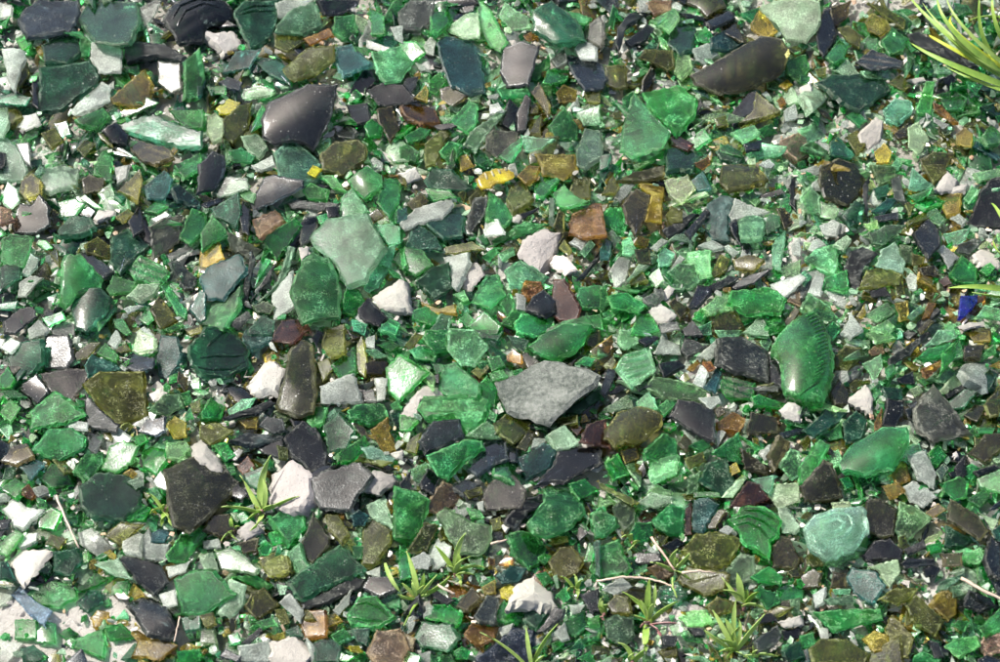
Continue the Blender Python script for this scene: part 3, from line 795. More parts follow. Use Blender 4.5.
br 575,0 640,0 650,20 600,35
cl 680,190 730,190 720,270 690,275
wh:d -40,440 10,415 90,515 85,545 40,545 -30,490|the long white pebble at the lower left
bk:d 230,370 260,335 320,345 330,390 280,400
br:d 100,280 110,245 130,260 120,300
gg:d 290,320 320,300 370,330 330,360
pg 645,80 690,75 725,100 680,110
br:d 600,360 640,380 660,430 620,400
dg 740,330 779,310 779,370 760,370
gy:d 100,500 150,460 170,470 140,510
gr 100,520 130,515 140,555 110,565
wh 650,30 680,20 680,70 650,60
bk:d 640,520 700,510 760,540 720,550
bk 435,30 460,0 475,10 455,70
wh 740,480 790,470 790,510 760,500
gr:d 740,290 770,270 785,310 750,310
ol:d 300,450 340,460 345,500 310,500
bk:d 100,640 150,600 190,640 160,662
@400,330
pg:d 190,80 195,0 290,5 345,65 290,140 240,135|the pale sea-green hexagon at the centre
gr:d 150,240 165,140 215,125 310,210 300,260 230,265
wh:d 5,320 100,205 150,220 178,265 85,275 70,340
gr:c 75,320 100,270 300,255 345,290 320,360 260,410 210,345 100,350|the wide emerald shard below the hexagon
nv:d 75,430 130,355 230,350 245,420 100,485|the dusty slate block at the centre
gr 105,490 250,430 315,435 325,465 240,520 190,580 150,570
pg 255,415 340,355 400,410 390,425
nv:s 300,500 330,430 405,430 420,500 300,565 270,540
te:s 455,500 560,440 605,470 580,540 490,585|the teal block with a green streak
bk:ds 600,520 620,460 779,460 779,520 640,590 530,600 560,560|the long black shard under the speckled slab
spk 380,205 480,165 560,115 680,140 770,185 755,220 580,365 480,335 425,320|the large speckled grey slab
dg:d 640,315 779,220 779,270 700,330
mi:d 575,410 640,370 700,440 660,460 610,465
rd 700,440 730,370 800,350 820,460
gr:cs 500,75 560,20 640,-20 740,-10 720,40 680,90 600,120 540,100|the glossy green oval with a sun glint
bg 310,210 340,180 380,230 370,310 320,260
am 415,100 440,75 470,95 470,130 420,120
ma 470,100 490,90 540,120 500,150
br 635,120 710,65 715,85 670,140
gr:d 35,80 80,60 150,90 130,120 60,110
ma:s 320,640 370,575 440,565 490,620 470,690 340,700
ta:s 120,655 170,590 250,630 240,660 150,720 105,690
bk 80,590 110,540 160,570 130,640 85,620
pg 35,545 100,515 150,540 80,600
gr:d -20,610 60,630 115,662 85,770 40,820 -20,810
ol 370,360 410,330 510,360 500,400 440,440 380,400
br:d 455,455 500,390 525,400 490,470
gr 0,330 70,350 30,390 0,390
nv:s 420,440 455,440 450,510 420,510
dg 420,20 500,40 480,85 440,60
rd 660,380 690,365 710,380 690,410
cl 520,420 575,420 560,445 510,460
ol 590,350 690,330 690,360 640,370
gr:s 340,110 390,100 410,140 360,160
bk:d 180,600 260,580 310,600 250,640
ol:d 280,160 330,110 345,150 310,185
gr:d 345,170 400,155 420,185 360,200
gr 440,160 475,150 480,170 450,180
bk:d 0,600 40,550 40,620 10,620
cl:s 370,560 400,545 440,570 380,590
ol:d 250,630 310,610 320,640 270,655
gr 545,640 600,600 660,610 700,662 560,680
bg 660,600 720,580 779,620 700,662
bk:d 105,190 150,170 150,205 120,210
ol 20,60 60,10 90,20 40,80
ol 30,430 80,400 60,480 20,470
gr:d 90,30 100,0 185,0 185,70 130,80
bk:d 500,370 590,385 580,395 510,380
ol 720,30 779,0 779,90 730,60
gr 690,130 720,105 760,110 740,140
gr:d 350,310 380,330 370,360 340,340
dg:s 290,0 400,0 380,40 320,30
@600,330
pg:s 60,150 90,95 180,65 210,150 120,220|the ribbed pale green shard
cl:d 215,90 240,25 310,60 315,95
gy 315,80 330,25 420,65 340,105
ch:dv 455,130 460,40 550,30 650,80 655,205 520,165|the large slate-grey shard beside the bottle base
bk:d 660,100 720,140 710,220 660,200
pg 180,225 215,180 360,210 420,240 390,280 250,265
bk 270,340 305,275 380,285 440,315 445,440 380,410|the blue-black block right of centre
ol:cs 30,390 70,330 150,305 240,345 230,390 160,440 60,460 25,430|the domed olive shard right of centre
gr:f 170,480 250,400 300,430 300,490 230,510 180,505
pg:d 190,560 200,510 300,490 290,550 200,590
bg:s 20,520 70,480 115,560 50,590|the ribbed bright green bar
bk:d 100,600 170,510 180,560 150,600
gr 435,480 540,400 570,525|the plain green triangle at the lower right
br 555,460 660,540 650,565 570,540
br:s 570,390 590,320 690,340 695,400 580,410
am 455,360 520,320 575,350 540,395 460,385
bg:r 465,230 480,180 600,205 590,270 500,265
gy:d 540,220 690,220 690,240 550,240
bg 590,260 620,250 720,285 700,305 600,290
wh 385,265 460,255 470,280 430,310
dg:d 385,590 420,520 490,500 525,600 480,650
rd 505,690 575,590 625,600 655,655 600,680|the red-brown wedge at the lower right
pg 700,530 740,465 779,475 790,560 750,585
cl 360,210 390,135 425,150 400,220
cl:d 380,100 450,40 455,100 420,120
bk:d 0,240 30,150 60,160 50,200 20,260
bk:d 20,250 80,210 110,220 60,250
mi 25,300 120,240 130,300 60,310
pg 140,280 190,240 220,300 150,310
pg:d 70,50 80,0 150,10 150,50 100,75
pu 140,220 200,180 200,215 150,235
ol:s 0,590 100,640 150,670 120,680 0,610
te 410,220 450,155 475,160 450,240
nv 700,400 790,370 800,390 720,420
br 660,490 700,410 740,440 720,500 680,550
pg 590,580 680,565 660,640 620,610
mi:d 660,640 690,600 770,595 779,662 700,690
ol 330,500 400,475 410,510 350,540
ye 505,530 530,515 545,550 515,565
br:d 310,440 330,405 355,430 340,470
gr 350,450 400,425 430,450 400,475
gr:d 220,300 260,270 300,280 250,330
bk:d 230,130 300,120 330,140 250,185
am 340,150 380,115 390,130 360,160
ol 310,190 330,165 350,190 330,205
am 400,130 430,120 450,150 425,160
bk:d 150,40 200,20 230,30 180,60
pu:s 340,0 400,0 395,25 360,30
pg:d 450,0 550,0 530,30 470,25
wh:d 700,310 740,275 779,300 779,360 730,350
ye 80,470 140,455 150,500 100,520
wh 450,410 470,380 490,400 460,450
gr:d 540,410 600,440 640,460 610,470
gg:d 350,580 390,550 380,630 340,640
bg 250,580 320,560 320,590 260,600
pg:d 180,640 220,610 280,630 270,662
br:d 440,310 470,295 490,320 460,340
wh 620,480 660,450 660,500 640,510
mi:d 480,650 560,565 570,580 520,650
@800,330
ol 135,110 180,60 240,70 240,110 185,160 140,140
pg:s 245,130 315,95 320,140 290,200
bk 350,110 490,10 510,20 430,95 360,140
gr 455,110 500,70 580,50 600,70 530,110
gr 490,60 540,0 600,0 610,30 540,55
wh:s 190,270 265,205 285,260 285,330|the shining white triangle at the right
dg:d 15,390 100,310 185,320 150,360 60,415
dg:d 170,360 220,315 260,350 240,420 180,440
gr:cs 155,530 200,460 320,395 410,400 420,450 360,550 250,575 170,565|the glossy green dome at the lower right
mi 375,375 430,370 440,405 470,430 455,445 400,400
ma:d 450,310 520,220 665,405 600,420 520,435 455,380|the mauve-grey triangle at the right
bk 320,370 340,270 405,280 400,330 370,380
bg 500,480 540,445 572,490 540,530 505,520
cl:d 420,490 490,475 530,560 520,620 460,580|the frosted white chunk at the lower right
ye:d 360,560 410,495 430,580 380,600
bg:s 545,600 620,570 655,590 650,650 600,662|the vivid green shard at the lower right
br 655,480 720,405 790,400 790,460 720,510
mi:d 550,240 600,180 670,160 670,190 590,245
am:d 475,150 555,115 560,140 500,210
gg 500,190 560,130 620,170 560,205
gr:d 0,530 70,430 115,450 60,560 0,600
ob:d 0,610 90,510 120,530 165,650 100,670 20,670
br 120,240 150,195 190,240 190,290 140,290
dg 320,220 400,230 400,270 340,270
dg 570,290 640,230 690,240 640,300 590,310
dg 680,200 740,150 770,170 740,230
ol 720,290 779,210 790,330 740,340
br 640,330 680,290 720,300 690,355
pg:s 690,580 779,545 800,640 779,635 700,610
pg 560,100 620,40 640,100 590,120
ye 650,10 740,0 740,40 680,45
br 640,60 720,60 700,110 640,110
mi:s 430,230 460,215 480,240 450,260
ye 320,610 380,595 410,630 350,662
wh 400,615 440,590 500,620 530,650 480,690 430,670
pg 260,10 330,0 370,30 300,45
bg 155,580 190,570 210,610 180,620
gr 90,410 160,360 165,420 120,430
am 290,360 320,300 320,380 290,390
wh:s 595,480 610,470 620,490 605,500
bk:d 600,540 640,490 650,560 620,590
bk:d 680,550 760,525 779,540 700,570
pg:r 180,30 270,40 270,70 190,45
ta:d 270,80 320,45 330,90 280,100
gg 530,550 560,520 580,540 550,590
pg 110,490 150,465 165,510 130,540
bk:d 380,190 440,160 445,210 400,210
gr:d 690,110 760,55 765,90 700,125
ye:d 740,140 779,120 779,150
bk:d 570,250 680,190 670,210 580,265
ol 0,440 30,410 50,430 20,470
dg:d 0,290 30,290 40,330 0,330
pg 40,310 100,285 180,310 110,310
bk:d 410,310 440,300 450,360 420,340
gr 330,150 360,130 370,160 340,190
gr:d 690,380 760,380 750,400 700,400
gr 670,662 720,610 740,650
ye:s 330,40 350,20 370,40 350,65
mi:d 10,300 0,330 -10,320
@0,492
cl 10,70 60,15 100,60 170,70 90,140 50,130
wh:d 35,260 80,215 210,230 140,310 90,350 60,320|the white slab at the lower left
sb 50,400 90,365 130,420 200,460 170,518 110,470|the pale blue shard in the lower left corner
gr:d 110,400 190,335 290,370 300,410 230,450 160,440|the sea-green kite beside the pale blue shard
bg:d 290,370 340,290 420,340 380,365 310,390
dg:f 300,430 340,380 395,385 400,430 340,470
gr 60,500 140,500 140,570 60,570
gr 135,550 180,510 215,515 215,590 140,585
bg:f 230,550 270,525 305,550 260,580
gr 255,590 400,535 410,590 400,645|the green triangle lying on bare pale ground
bg 405,530 470,510 525,570 430,580
ye:d 355,490 380,460 425,470 420,510 370,530
bk:dv 455,260 500,250 620,280 655,350 600,400 540,350|the brown-black beak-shaped shard
bk:fd 490,430 560,405 640,440 690,520 650,560 570,555 540,500
ye:d 515,640 540,575 640,570 690,600 620,655|the wide mustard shard at the bottom left
gr:s 680,345 770,305 830,310 910,400 790,475 710,475|the vivid deep green square at the lower left
dg 705,490 779,480 779,530 720,540
gr 650,240 700,170 779,140 800,160 779,190 720,270 660,265
cl:f 300,150 350,135 440,210 380,250 310,200
cl:s 475,165 510,140 555,165 540,240 480,230
cl:d 550,200 580,140 600,200 660,200 640,265 560,260
dg:d 210,240 300,215 320,270 270,325 210,310
mi:d 370,285 460,260 510,340 440,325
dg:d 80,610 130,595 185,640 150,662 90,662
ol 185,640 220,620 230,662 190,680
wh:d 0,340 65,370 30,430 0,445
wh:d 0,580 90,590 30,662 0,662
bg 150,90 200,60 240,80 210,150 150,140
gr 0,200 60,150 90,170 30,250 0,240
bg:r 470,110 540,40 585,60 560,110
te:d 590,160 620,145 660,160 640,195 590,195
ol 180,200 200,165 260,180 230,220
ol 410,170 470,120 550,130 470,210
gr 450,350 500,345 495,405
ye 500,400 520,350 560,395 520,410
pg 450,500 480,460 500,490
dg 0,270 30,270 60,340 0,335
bg 690,620 779,610 779,662 690,662
gr:d 400,430 425,410 430,440 405,445
mi:d 240,165 280,150 300,185 260,195
ye 345,270 375,260 370,300 350,300
gr 310,240 340,225 345,270 320,280
bk:d 0,110 40,105 30,140 0,145
cl:d 650,290 740,270 720,310 660,330
cl:d 620,400 680,380 690,440 640,450
wh:d 110,355 180,320 170,350 120,375
dg:d 150,310 190,270 205,290 190,320
wh:d 70,190 110,160 145,160 140,190 80,215
pg 400,390 430,340 450,350 420,390
@200,492
br 10,150 40,90 110,85 140,150 100,180
wh:s 150,150 200,110 250,155 180,190
gr:d 275,100 320,70 400,65 410,130 350,195
ob:s 395,200 440,80 500,170 500,210 440,280 405,250|the dark olive arrowhead with a yellow tip
gg:d 60,240 120,215 230,300 210,320 80,300
bg 130,330 220,325 285,365 260,385
ol 175,440 200,395 250,370 310,440 220,490
dg 340,350 550,205 640,300 590,330 400,420 370,400|the large dark green wedge at the bottom
ch:s 400,430 590,330 640,345 620,380 480,440 410,450
ol:d 630,280 640,130 680,100 745,150 740,200 680,280|the tall dusty olive shard at the bottom
mi:d 650,50 720,15 750,130 680,100
pu 635,375 660,330 740,330 765,380 700,405
gr 575,480 620,410 680,405 760,490 700,525 590,520|the ridged green shard at the bottom
am 395,520 420,465 485,460 490,560 410,565
wh 270,590 370,545 440,640 400,690 280,700|the bright white stone at the bottom edge
cl:d 150,600 270,575 280,662 160,662
ta:d 650,620 690,540 779,535 810,600 779,670 690,670|the tan translucent block at the bottom edge
dg:d 440,590 500,565 550,600 540,662 450,662
gr 510,560 560,530 590,570 540,600
ye 490,480 530,475 555,500 500,520
ly 580,600 620,600 635,625 590,620
bk:d 160,590 230,530 240,545 190,595
ol:d 230,270 290,235 340,250 350,310 270,330
pg:d 340,240 390,200 410,270 440,300 370,320
cl:d 310,430 350,390 400,460 390,510 340,460
mi:d 70,470 120,345 180,370 170,440 120,490
gg:d 0,540 50,530 60,590 0,590
nv:d 75,640 100,610 160,640 140,662
gr:s 230,220 255,190 285,210 270,245 240,245
te 590,90 620,70 660,90 640,130 600,130
gr 595,210 640,210 630,260 600,260
br:d 150,200 230,180 220,230 170,240
bg 270,160 310,150 340,195 290,205
wh:d 10,190 70,180 80,215 20,215
mi:d 0,250 50,235 70,300 20,310
bk:d 260,290 350,300 350,335 270,335
gr 215,510 280,490 300,520 240,530
ol 0,480 50,470 60,510 20,525
gr 110,560 145,545 160,580 120,595
ye:d 280,560 330,545 330,570 290,585
dg 330,540 380,520 400,560 350,560
dg:d 590,540 660,530 650,600 610,580
ol:d 290,460 330,455 350,510 320,520
cl:d 520,460 590,380 580,440 540,480
ol:d 490,90 540,90 580,160 550,200 500,140
gr:d 140,90 170,75 200,110 160,120
bg 550,625 600,640 570,662 540,655
gr:d 720,420 779,410 779,450 740,450
wh:d 650,310 700,290 700,330 660,320
pg:d 300,360 340,370 330,400 310,400
@400,492
gr:d 500,120 560,40 560,-10 640,-30 700,10 720,80 660,140 570,180 520,160|the large round-backed green shard
gg:d 145,90 180,65 280,120 350,130 355,180 320,240 230,240 180,160|the grey-green arched shard at the bottom
bk:cs 410,110 480,30 560,10 565,50 500,80 450,150 415,140|the black curved bar near the bottom
gr:s 415,170 470,150 530,160 572,215 540,280 500,300 440,240|the round-edged green shard at the bottom
ol:d 580,270 620,220 670,210 712,270 690,310 640,335 600,320
wh 430,430 470,340 520,320 600,380 618,440 530,430|the white triangular stone at the bottom
bg:s 95,490 130,440 190,435 240,480 220,520 110,495
dg 50,570 90,505 200,515 225,570 180,620 80,600|the dark green block at the bottom
gr:f 370,470 400,425 480,450 490,490 420,510 370,490
ch 290,480 340,400 385,410 370,510 310,500
dg:d 480,500 500,430 560,430 580,460 530,540
bk:d 530,545 600,450 640,460 630,490 560,545
gr:f 635,505 720,460 735,520 690,560 650,540
cl:d 600,550 640,510 660,570 630,580
am:dv 250,560 280,510 380,530 360,580 300,600|the orange-brown crumbly shard at the bottom
db:dv 300,640 380,580 440,530 520,540 500,670 310,670|the dark navy blue shard at the bottom edge
cl:d 115,230 150,180 200,210 190,270 130,300
cl:s 45,260 90,235 120,260 110,300 60,300
gr 265,260 290,235 320,250 320,295 280,290
te:d 380,330 430,290 495,300 460,350 400,355
ly:d 385,380 420,360 445,370 430,420 395,410
ye:f 320,370 370,340 375,395 330,400
am 385,280 415,245 440,260 430,285
ol:d 30,230 100,120 150,130 110,220 70,240
gr:d 740,90 779,60 800,150 779,180 745,150
bg 715,270 735,200 760,215 750,270
br:d 220,440 280,370 315,410 260,460
pu:d 700,400 770,380 779,460 740,470
gr 690,650 740,620 760,662
ta:d 0,540 60,570 50,620 0,640
bg:f 210,620 240,600 275,620 260,650 220,650
gr 120,640 200,630 210,662 120,680
gr 610,400 640,370 665,410 640,430
gr 0,650 30,620 80,640 70,680 0,680
bk:d 660,150 710,130 730,160 700,190
gr:d 530,320 570,310 590,340 560,365
ye:d 590,180 650,170 655,195 600,205
ol 350,110 390,95 395,140 365,150
gr:d 260,60 310,70 330,100 280,100
cl:d 300,40 325,35 325,70 305,70
bk:d 355,150 400,160 400,195 360,190
wh 395,130 410,115 425,140 410,155
bk 250,0 310,0 300,30 260,35
am 345,260 370,260 370,285 350,285
wh:d 660,440 720,440 700,470 670,475
wh:d 80,630 120,620 120,662 80,662
cl:d 380,530 440,510 430,540 400,560
gr:d 735,490 779,480 779,530 740,530
gr:s 0,210 40,230 40,330 0,340
gr:d 590,590 640,570 640,590 600,620
bk:d 110,360 150,390 210,420 180,440 130,410
dg 750,200 779,190 779,330 760,320
@600,492
gr:d 0,75 60,100 65,130 20,170 -20,180 -30,90
gr:d 0,210 70,185 120,300 100,320 0,335 -40,300|the big four-sided green shard at the bottom
gr 100,190 140,120 200,120 215,165 170,205 120,200
gr:d 205,110 270,50 330,70 320,165 270,165 215,130
mi:s 150,40 200,0 280,20 270,45 210,60
te:d 360,110 365,30 420,25 465,50 400,155 365,150|the teal square near the bottom
bg:s 500,110 560,55 640,55 705,110 690,170 660,185 660,255 560,200 540,150|the ridged green bottle-neck fragment
mi:d 690,50 720,50 779,130 760,160 710,155|the pale cream-mint leaf shard
ol:dv 320,230 380,160 500,165 552,190 510,270 440,300 380,290|the broad brown-grey slab at the bottom
ol:d 300,350 340,290 500,320 480,380 400,400 340,370
gg:d 490,310 550,240 600,250 600,340 530,365 500,360
br:d 665,240 700,170 740,180 779,260 760,300 680,290
gr:d 590,330 660,290 710,330 700,360 620,350
gr:s 600,390 620,370 690,395 700,430 650,455
gg:d 20,500 60,480 130,490 130,560 90,595 30,570|the round-cornered grey-green tile at the bottom
ol:d 25,440 60,400 110,410 120,470 50,470
gr:d 310,490 340,465 410,460 440,510 340,520
gy:s 605,580 690,520 710,560 680,600 620,620
wh:s 690,505 779,480 790,520 720,530
cl:d 10,380 80,330 125,370 60,400
dg:r 220,420 230,370 300,350 335,400 300,440
bk 245,210 300,180 330,200 280,235
ol 210,150 240,130 275,160 250,205 215,185
gg:d 50,60 80,30 135,60 130,120 95,150 60,90
dg 710,620 779,580 800,640 740,662
ol:d 410,450 460,410 520,430 510,470 440,480
rd:d 330,60 355,40 355,160 330,165
br:d 410,140 460,70 490,70 450,140
ol:d 230,620 300,600 300,640 250,650
pg 340,640 400,640 430,662
cl:s 465,150 490,130 520,145 500,165
gr 480,130 500,80 510,120 490,140
ta:d 185,295 260,270 310,310 230,340
bk:d 100,250 150,235 230,240 240,270 150,280
ol 80,400 130,370 190,365 200,400 150,430
ol:s 730,310 779,290 779,330 750,330
bk:d 340,530 400,530 410,560 370,560
gr:d 270,520 310,500 330,540 290,560
gr 320,560 390,560 400,590 340,580
bk:d 620,480 680,470 690,500 630,510
br:d 700,430 740,420 740,460 710,460
gg:d 740,420 779,410 779,470 750,470
bk:d 710,540 779,530 779,570 720,580
bk:d 240,560 300,560 290,600 250,600
gr:d 360,0 460,0 470,20 370,20
@800,492
tq:cs 15,150 60,95 150,75 240,70 260,160 200,230 100,265 30,220|the milky teal shell-like shard
ob:d 250,110 260,40 310,30 375,70 360,170 310,175 260,150|the dark olive-green block at the lower right
pg:d 370,140 390,40 440,60 510,100 440,170 400,210|the pale sea-green shard at the lower right
pu:f 245,240 290,190 350,180 400,225 390,260 270,262
br:d 575,110 590,30 680,80 730,150 700,190 640,150|the dark brown arrow shard at the lower right
dg:d 565,210 570,130 670,185 640,215
te 180,330 200,295 290,310 330,360 280,435 210,390|the deep teal teardrop at the lower right
mi:d 270,295 380,265 390,310 350,370 310,310
ol:d 310,420 360,380 460,375 430,420 380,440
gr:d 60,470 110,460 310,455 318,500 140,545 100,510|the long flat green bar at the lower right
ol 40,610 80,570 180,570 270,630 250,670 50,670|the long olive shard at the bottom right
ye:d 245,570 290,540 340,555 350,610 290,620|the yellow disc-like shard at the bottom right
ol:f 420,440 460,400 560,500 530,560 450,520
ol:d 330,540 360,480 440,560 420,640 370,640
ye:d 510,440 560,380 610,400 610,470 580,500|the mustard kite shard at the bottom right
bk:d 640,440 660,380 740,410 760,440 700,465
bk:d 720,260 740,170 779,210 779,340 745,320
gr 695,530 779,450 800,520 720,560
gr:d 565,600 600,575 690,560 700,600 620,645
gr:d 590,520 620,500 665,505 640,545
bk:r 395,280 420,255 520,260 520,285 410,300
br 550,240 630,235 630,285 560,290
gr 635,250 700,215 720,260 690,280 650,275
ob 0,330 50,300 80,320 70,370 10,375
pg 100,280 160,230 235,220 230,250 140,290
bk:d 410,220 480,185 490,215 420,245
bg 490,210 550,195 550,225 510,235
pk:d 695,600 730,555 800,550 800,620 720,640
gg:d 535,385 550,350 640,315 640,330 570,380
br:d 120,370 130,310 180,320 180,370
gr:d 445,640 480,620 550,650 540,662 440,662
mi 690,80 770,110 750,150 715,100
bk:f 480,300 510,285 545,295 530,325 490,330
cl:d 50,400 100,370 90,430 60,450
pg:d 130,380 200,380 190,400 140,400
gr 650,30 700,0 740,10 700,60
pg 120,40 190,35 200,60 140,75
bk:d 695,650 730,635 779,650 779,680 700,680
bk:d 500,580 540,590 560,640 520,640
ol:d 20,250 60,230 90,280 50,290
cl:d 70,530 110,530 110,570 80,570
gr:d 0,560 50,545 60,590 10,610
te 0,620 30,610 40,662 0,662
gr 480,190 550,150 540,180 490,200
ye:s 490,80 540,45 570,70 520,100
br:d 400,310 440,340 470,370 420,340
gg:d 100,420 200,400 220,430 120,440
dg 750,150 779,130 779,190 760,180
gg:d 590,370 630,360 640,400 600,410
'''

# ------------------------------------------------------------------ reading the traced outlines
def pale_area(x, y): return max(math.exp(-((x - 850) / 190) ** 2 - ((y - 230) / 120) ** 2), .8 * math.exp(-((x - 560) / 90) ** 2 - ((y - 210) / 60) ** 2), .9 * math.exp(-((x - 690) / 90) ** 2 - ((y - 640) / 40) ** 2), .9 * math.exp(-((x - 920) / 60) ** 2 - ((y - 580) / 50) ** 2))
S = 200 / 779.0
recs = []; ox = oy = 0
for ln in DATA.strip().splitlines():
    if ln[0] == '@': ox, oy = map(int, ln[1:].split(',')); continue
    body, _, nm = ln.partition('|'); t = body.split()
    code, _, fl = t[0].partition(':')
    pts = [(ox + int(a) * S, oy + int(b) * S) for a, b in (q.split(',') for q in t[1:])]
    ar = sum(pts[i][0] * pts[(i + 1) % len(pts)][1] - pts[(i + 1) % len(pts)][0] * pts[i][1] for i in range(len(pts))) / 2
    cx = sum(a for a, b in pts) / len(pts); cy = sum(b for a, b in pts) / len(pts)
    pts = [(cx + (a - cx) * GROW, cy + (b - cy) * GROW) for a, b in pts]
    if ar > 0: pts.reverse()                        # counter-clockwise as seen from above (image y runs down)
    cx = sum(a for a, b in pts) / len(pts); cy = sum(b for a, b in pts) / len(pts)
    if code == 'wh' and not nm and len(recs) % 7 < 5: code = 'cl'
    if code == 'gr' and not nm and pale_area(cx, cy) > .3 and len(recs) % 3: code = 'pg'
    recs.append(dict(code=code, fl=fl, pts=pts, area=abs(ar), c=(cx, cy), name=nm.strip(), i=len(recs)))

def inside(pts, x, y):
    r = False; j = len(pts) - 1
    for i in range(len(pts)):
        (xi, yi), (xj, yj) = pts[i], pts[j]
        if (yi > y) != (yj > y) and x < (xj - xi) * (y - yi) / (yj - yi) + xi: r = not r
        j = i
    return r
BARE = [(-20, 590), (20, 578), (60, 585), (105, 580), (140, 610), (150, 640), (130, 680), (-20, 690)]      # bare ground in the lower left corner
def bare(x, y): return inside(BARE, x, y)
MOUNDS = [(668, 632, 26, .0055), (690, 612, 14, .005), (928, 562, 20, .007), (944, 598, 16, .006), (858, 604, 12, .006), (800, 250, 16, .006), (835, 300, 14, .005), (225, 385, 14, .006), (640, 245, 10, .006), (500, 548, 12, .005), (855, 120, 12, .005)]
def mound(x, y):                                   # low heaps of pale sand that show between the shards, in metres
    return 1.3 * sum(hh * math.exp(-((x - a) ** 2 + (y - b) ** 2) / (2 * (s * .62) ** 2)) for a, b, s, hh in MOUNDS)

# ------------------------------------------------------------------ one shard as a closed mesh in its own frame
def outline(pts, step, jit, r):
    out = []; n = len(pts)
    for i in range(n):
        (x0, y0), (x1, y1) = pts[i], pts[(i + 1) % n]
        L = math.hypot(x1 - x0, y1 - y0); m = max(1, int(round(L / step)))
        nx, ny = (y1 - y0) / (L + 1e-6), -(x1 - x0) / (L + 1e-6)
        bow = r.uniform(-.02, .035) * L
        for k in range(m):
            f = k / m; o = bow * 4 * f * (1 - f) + (r.gauss(0, jit) if k else r.gauss(0, jit * .6))
            q = .12 if k == 0 else 0                 # corners are a little worn
            out.append((x0 + (x1 - x0) * f + nx * o, y0 + (y1 - y0) * f + ny * o))
    return out

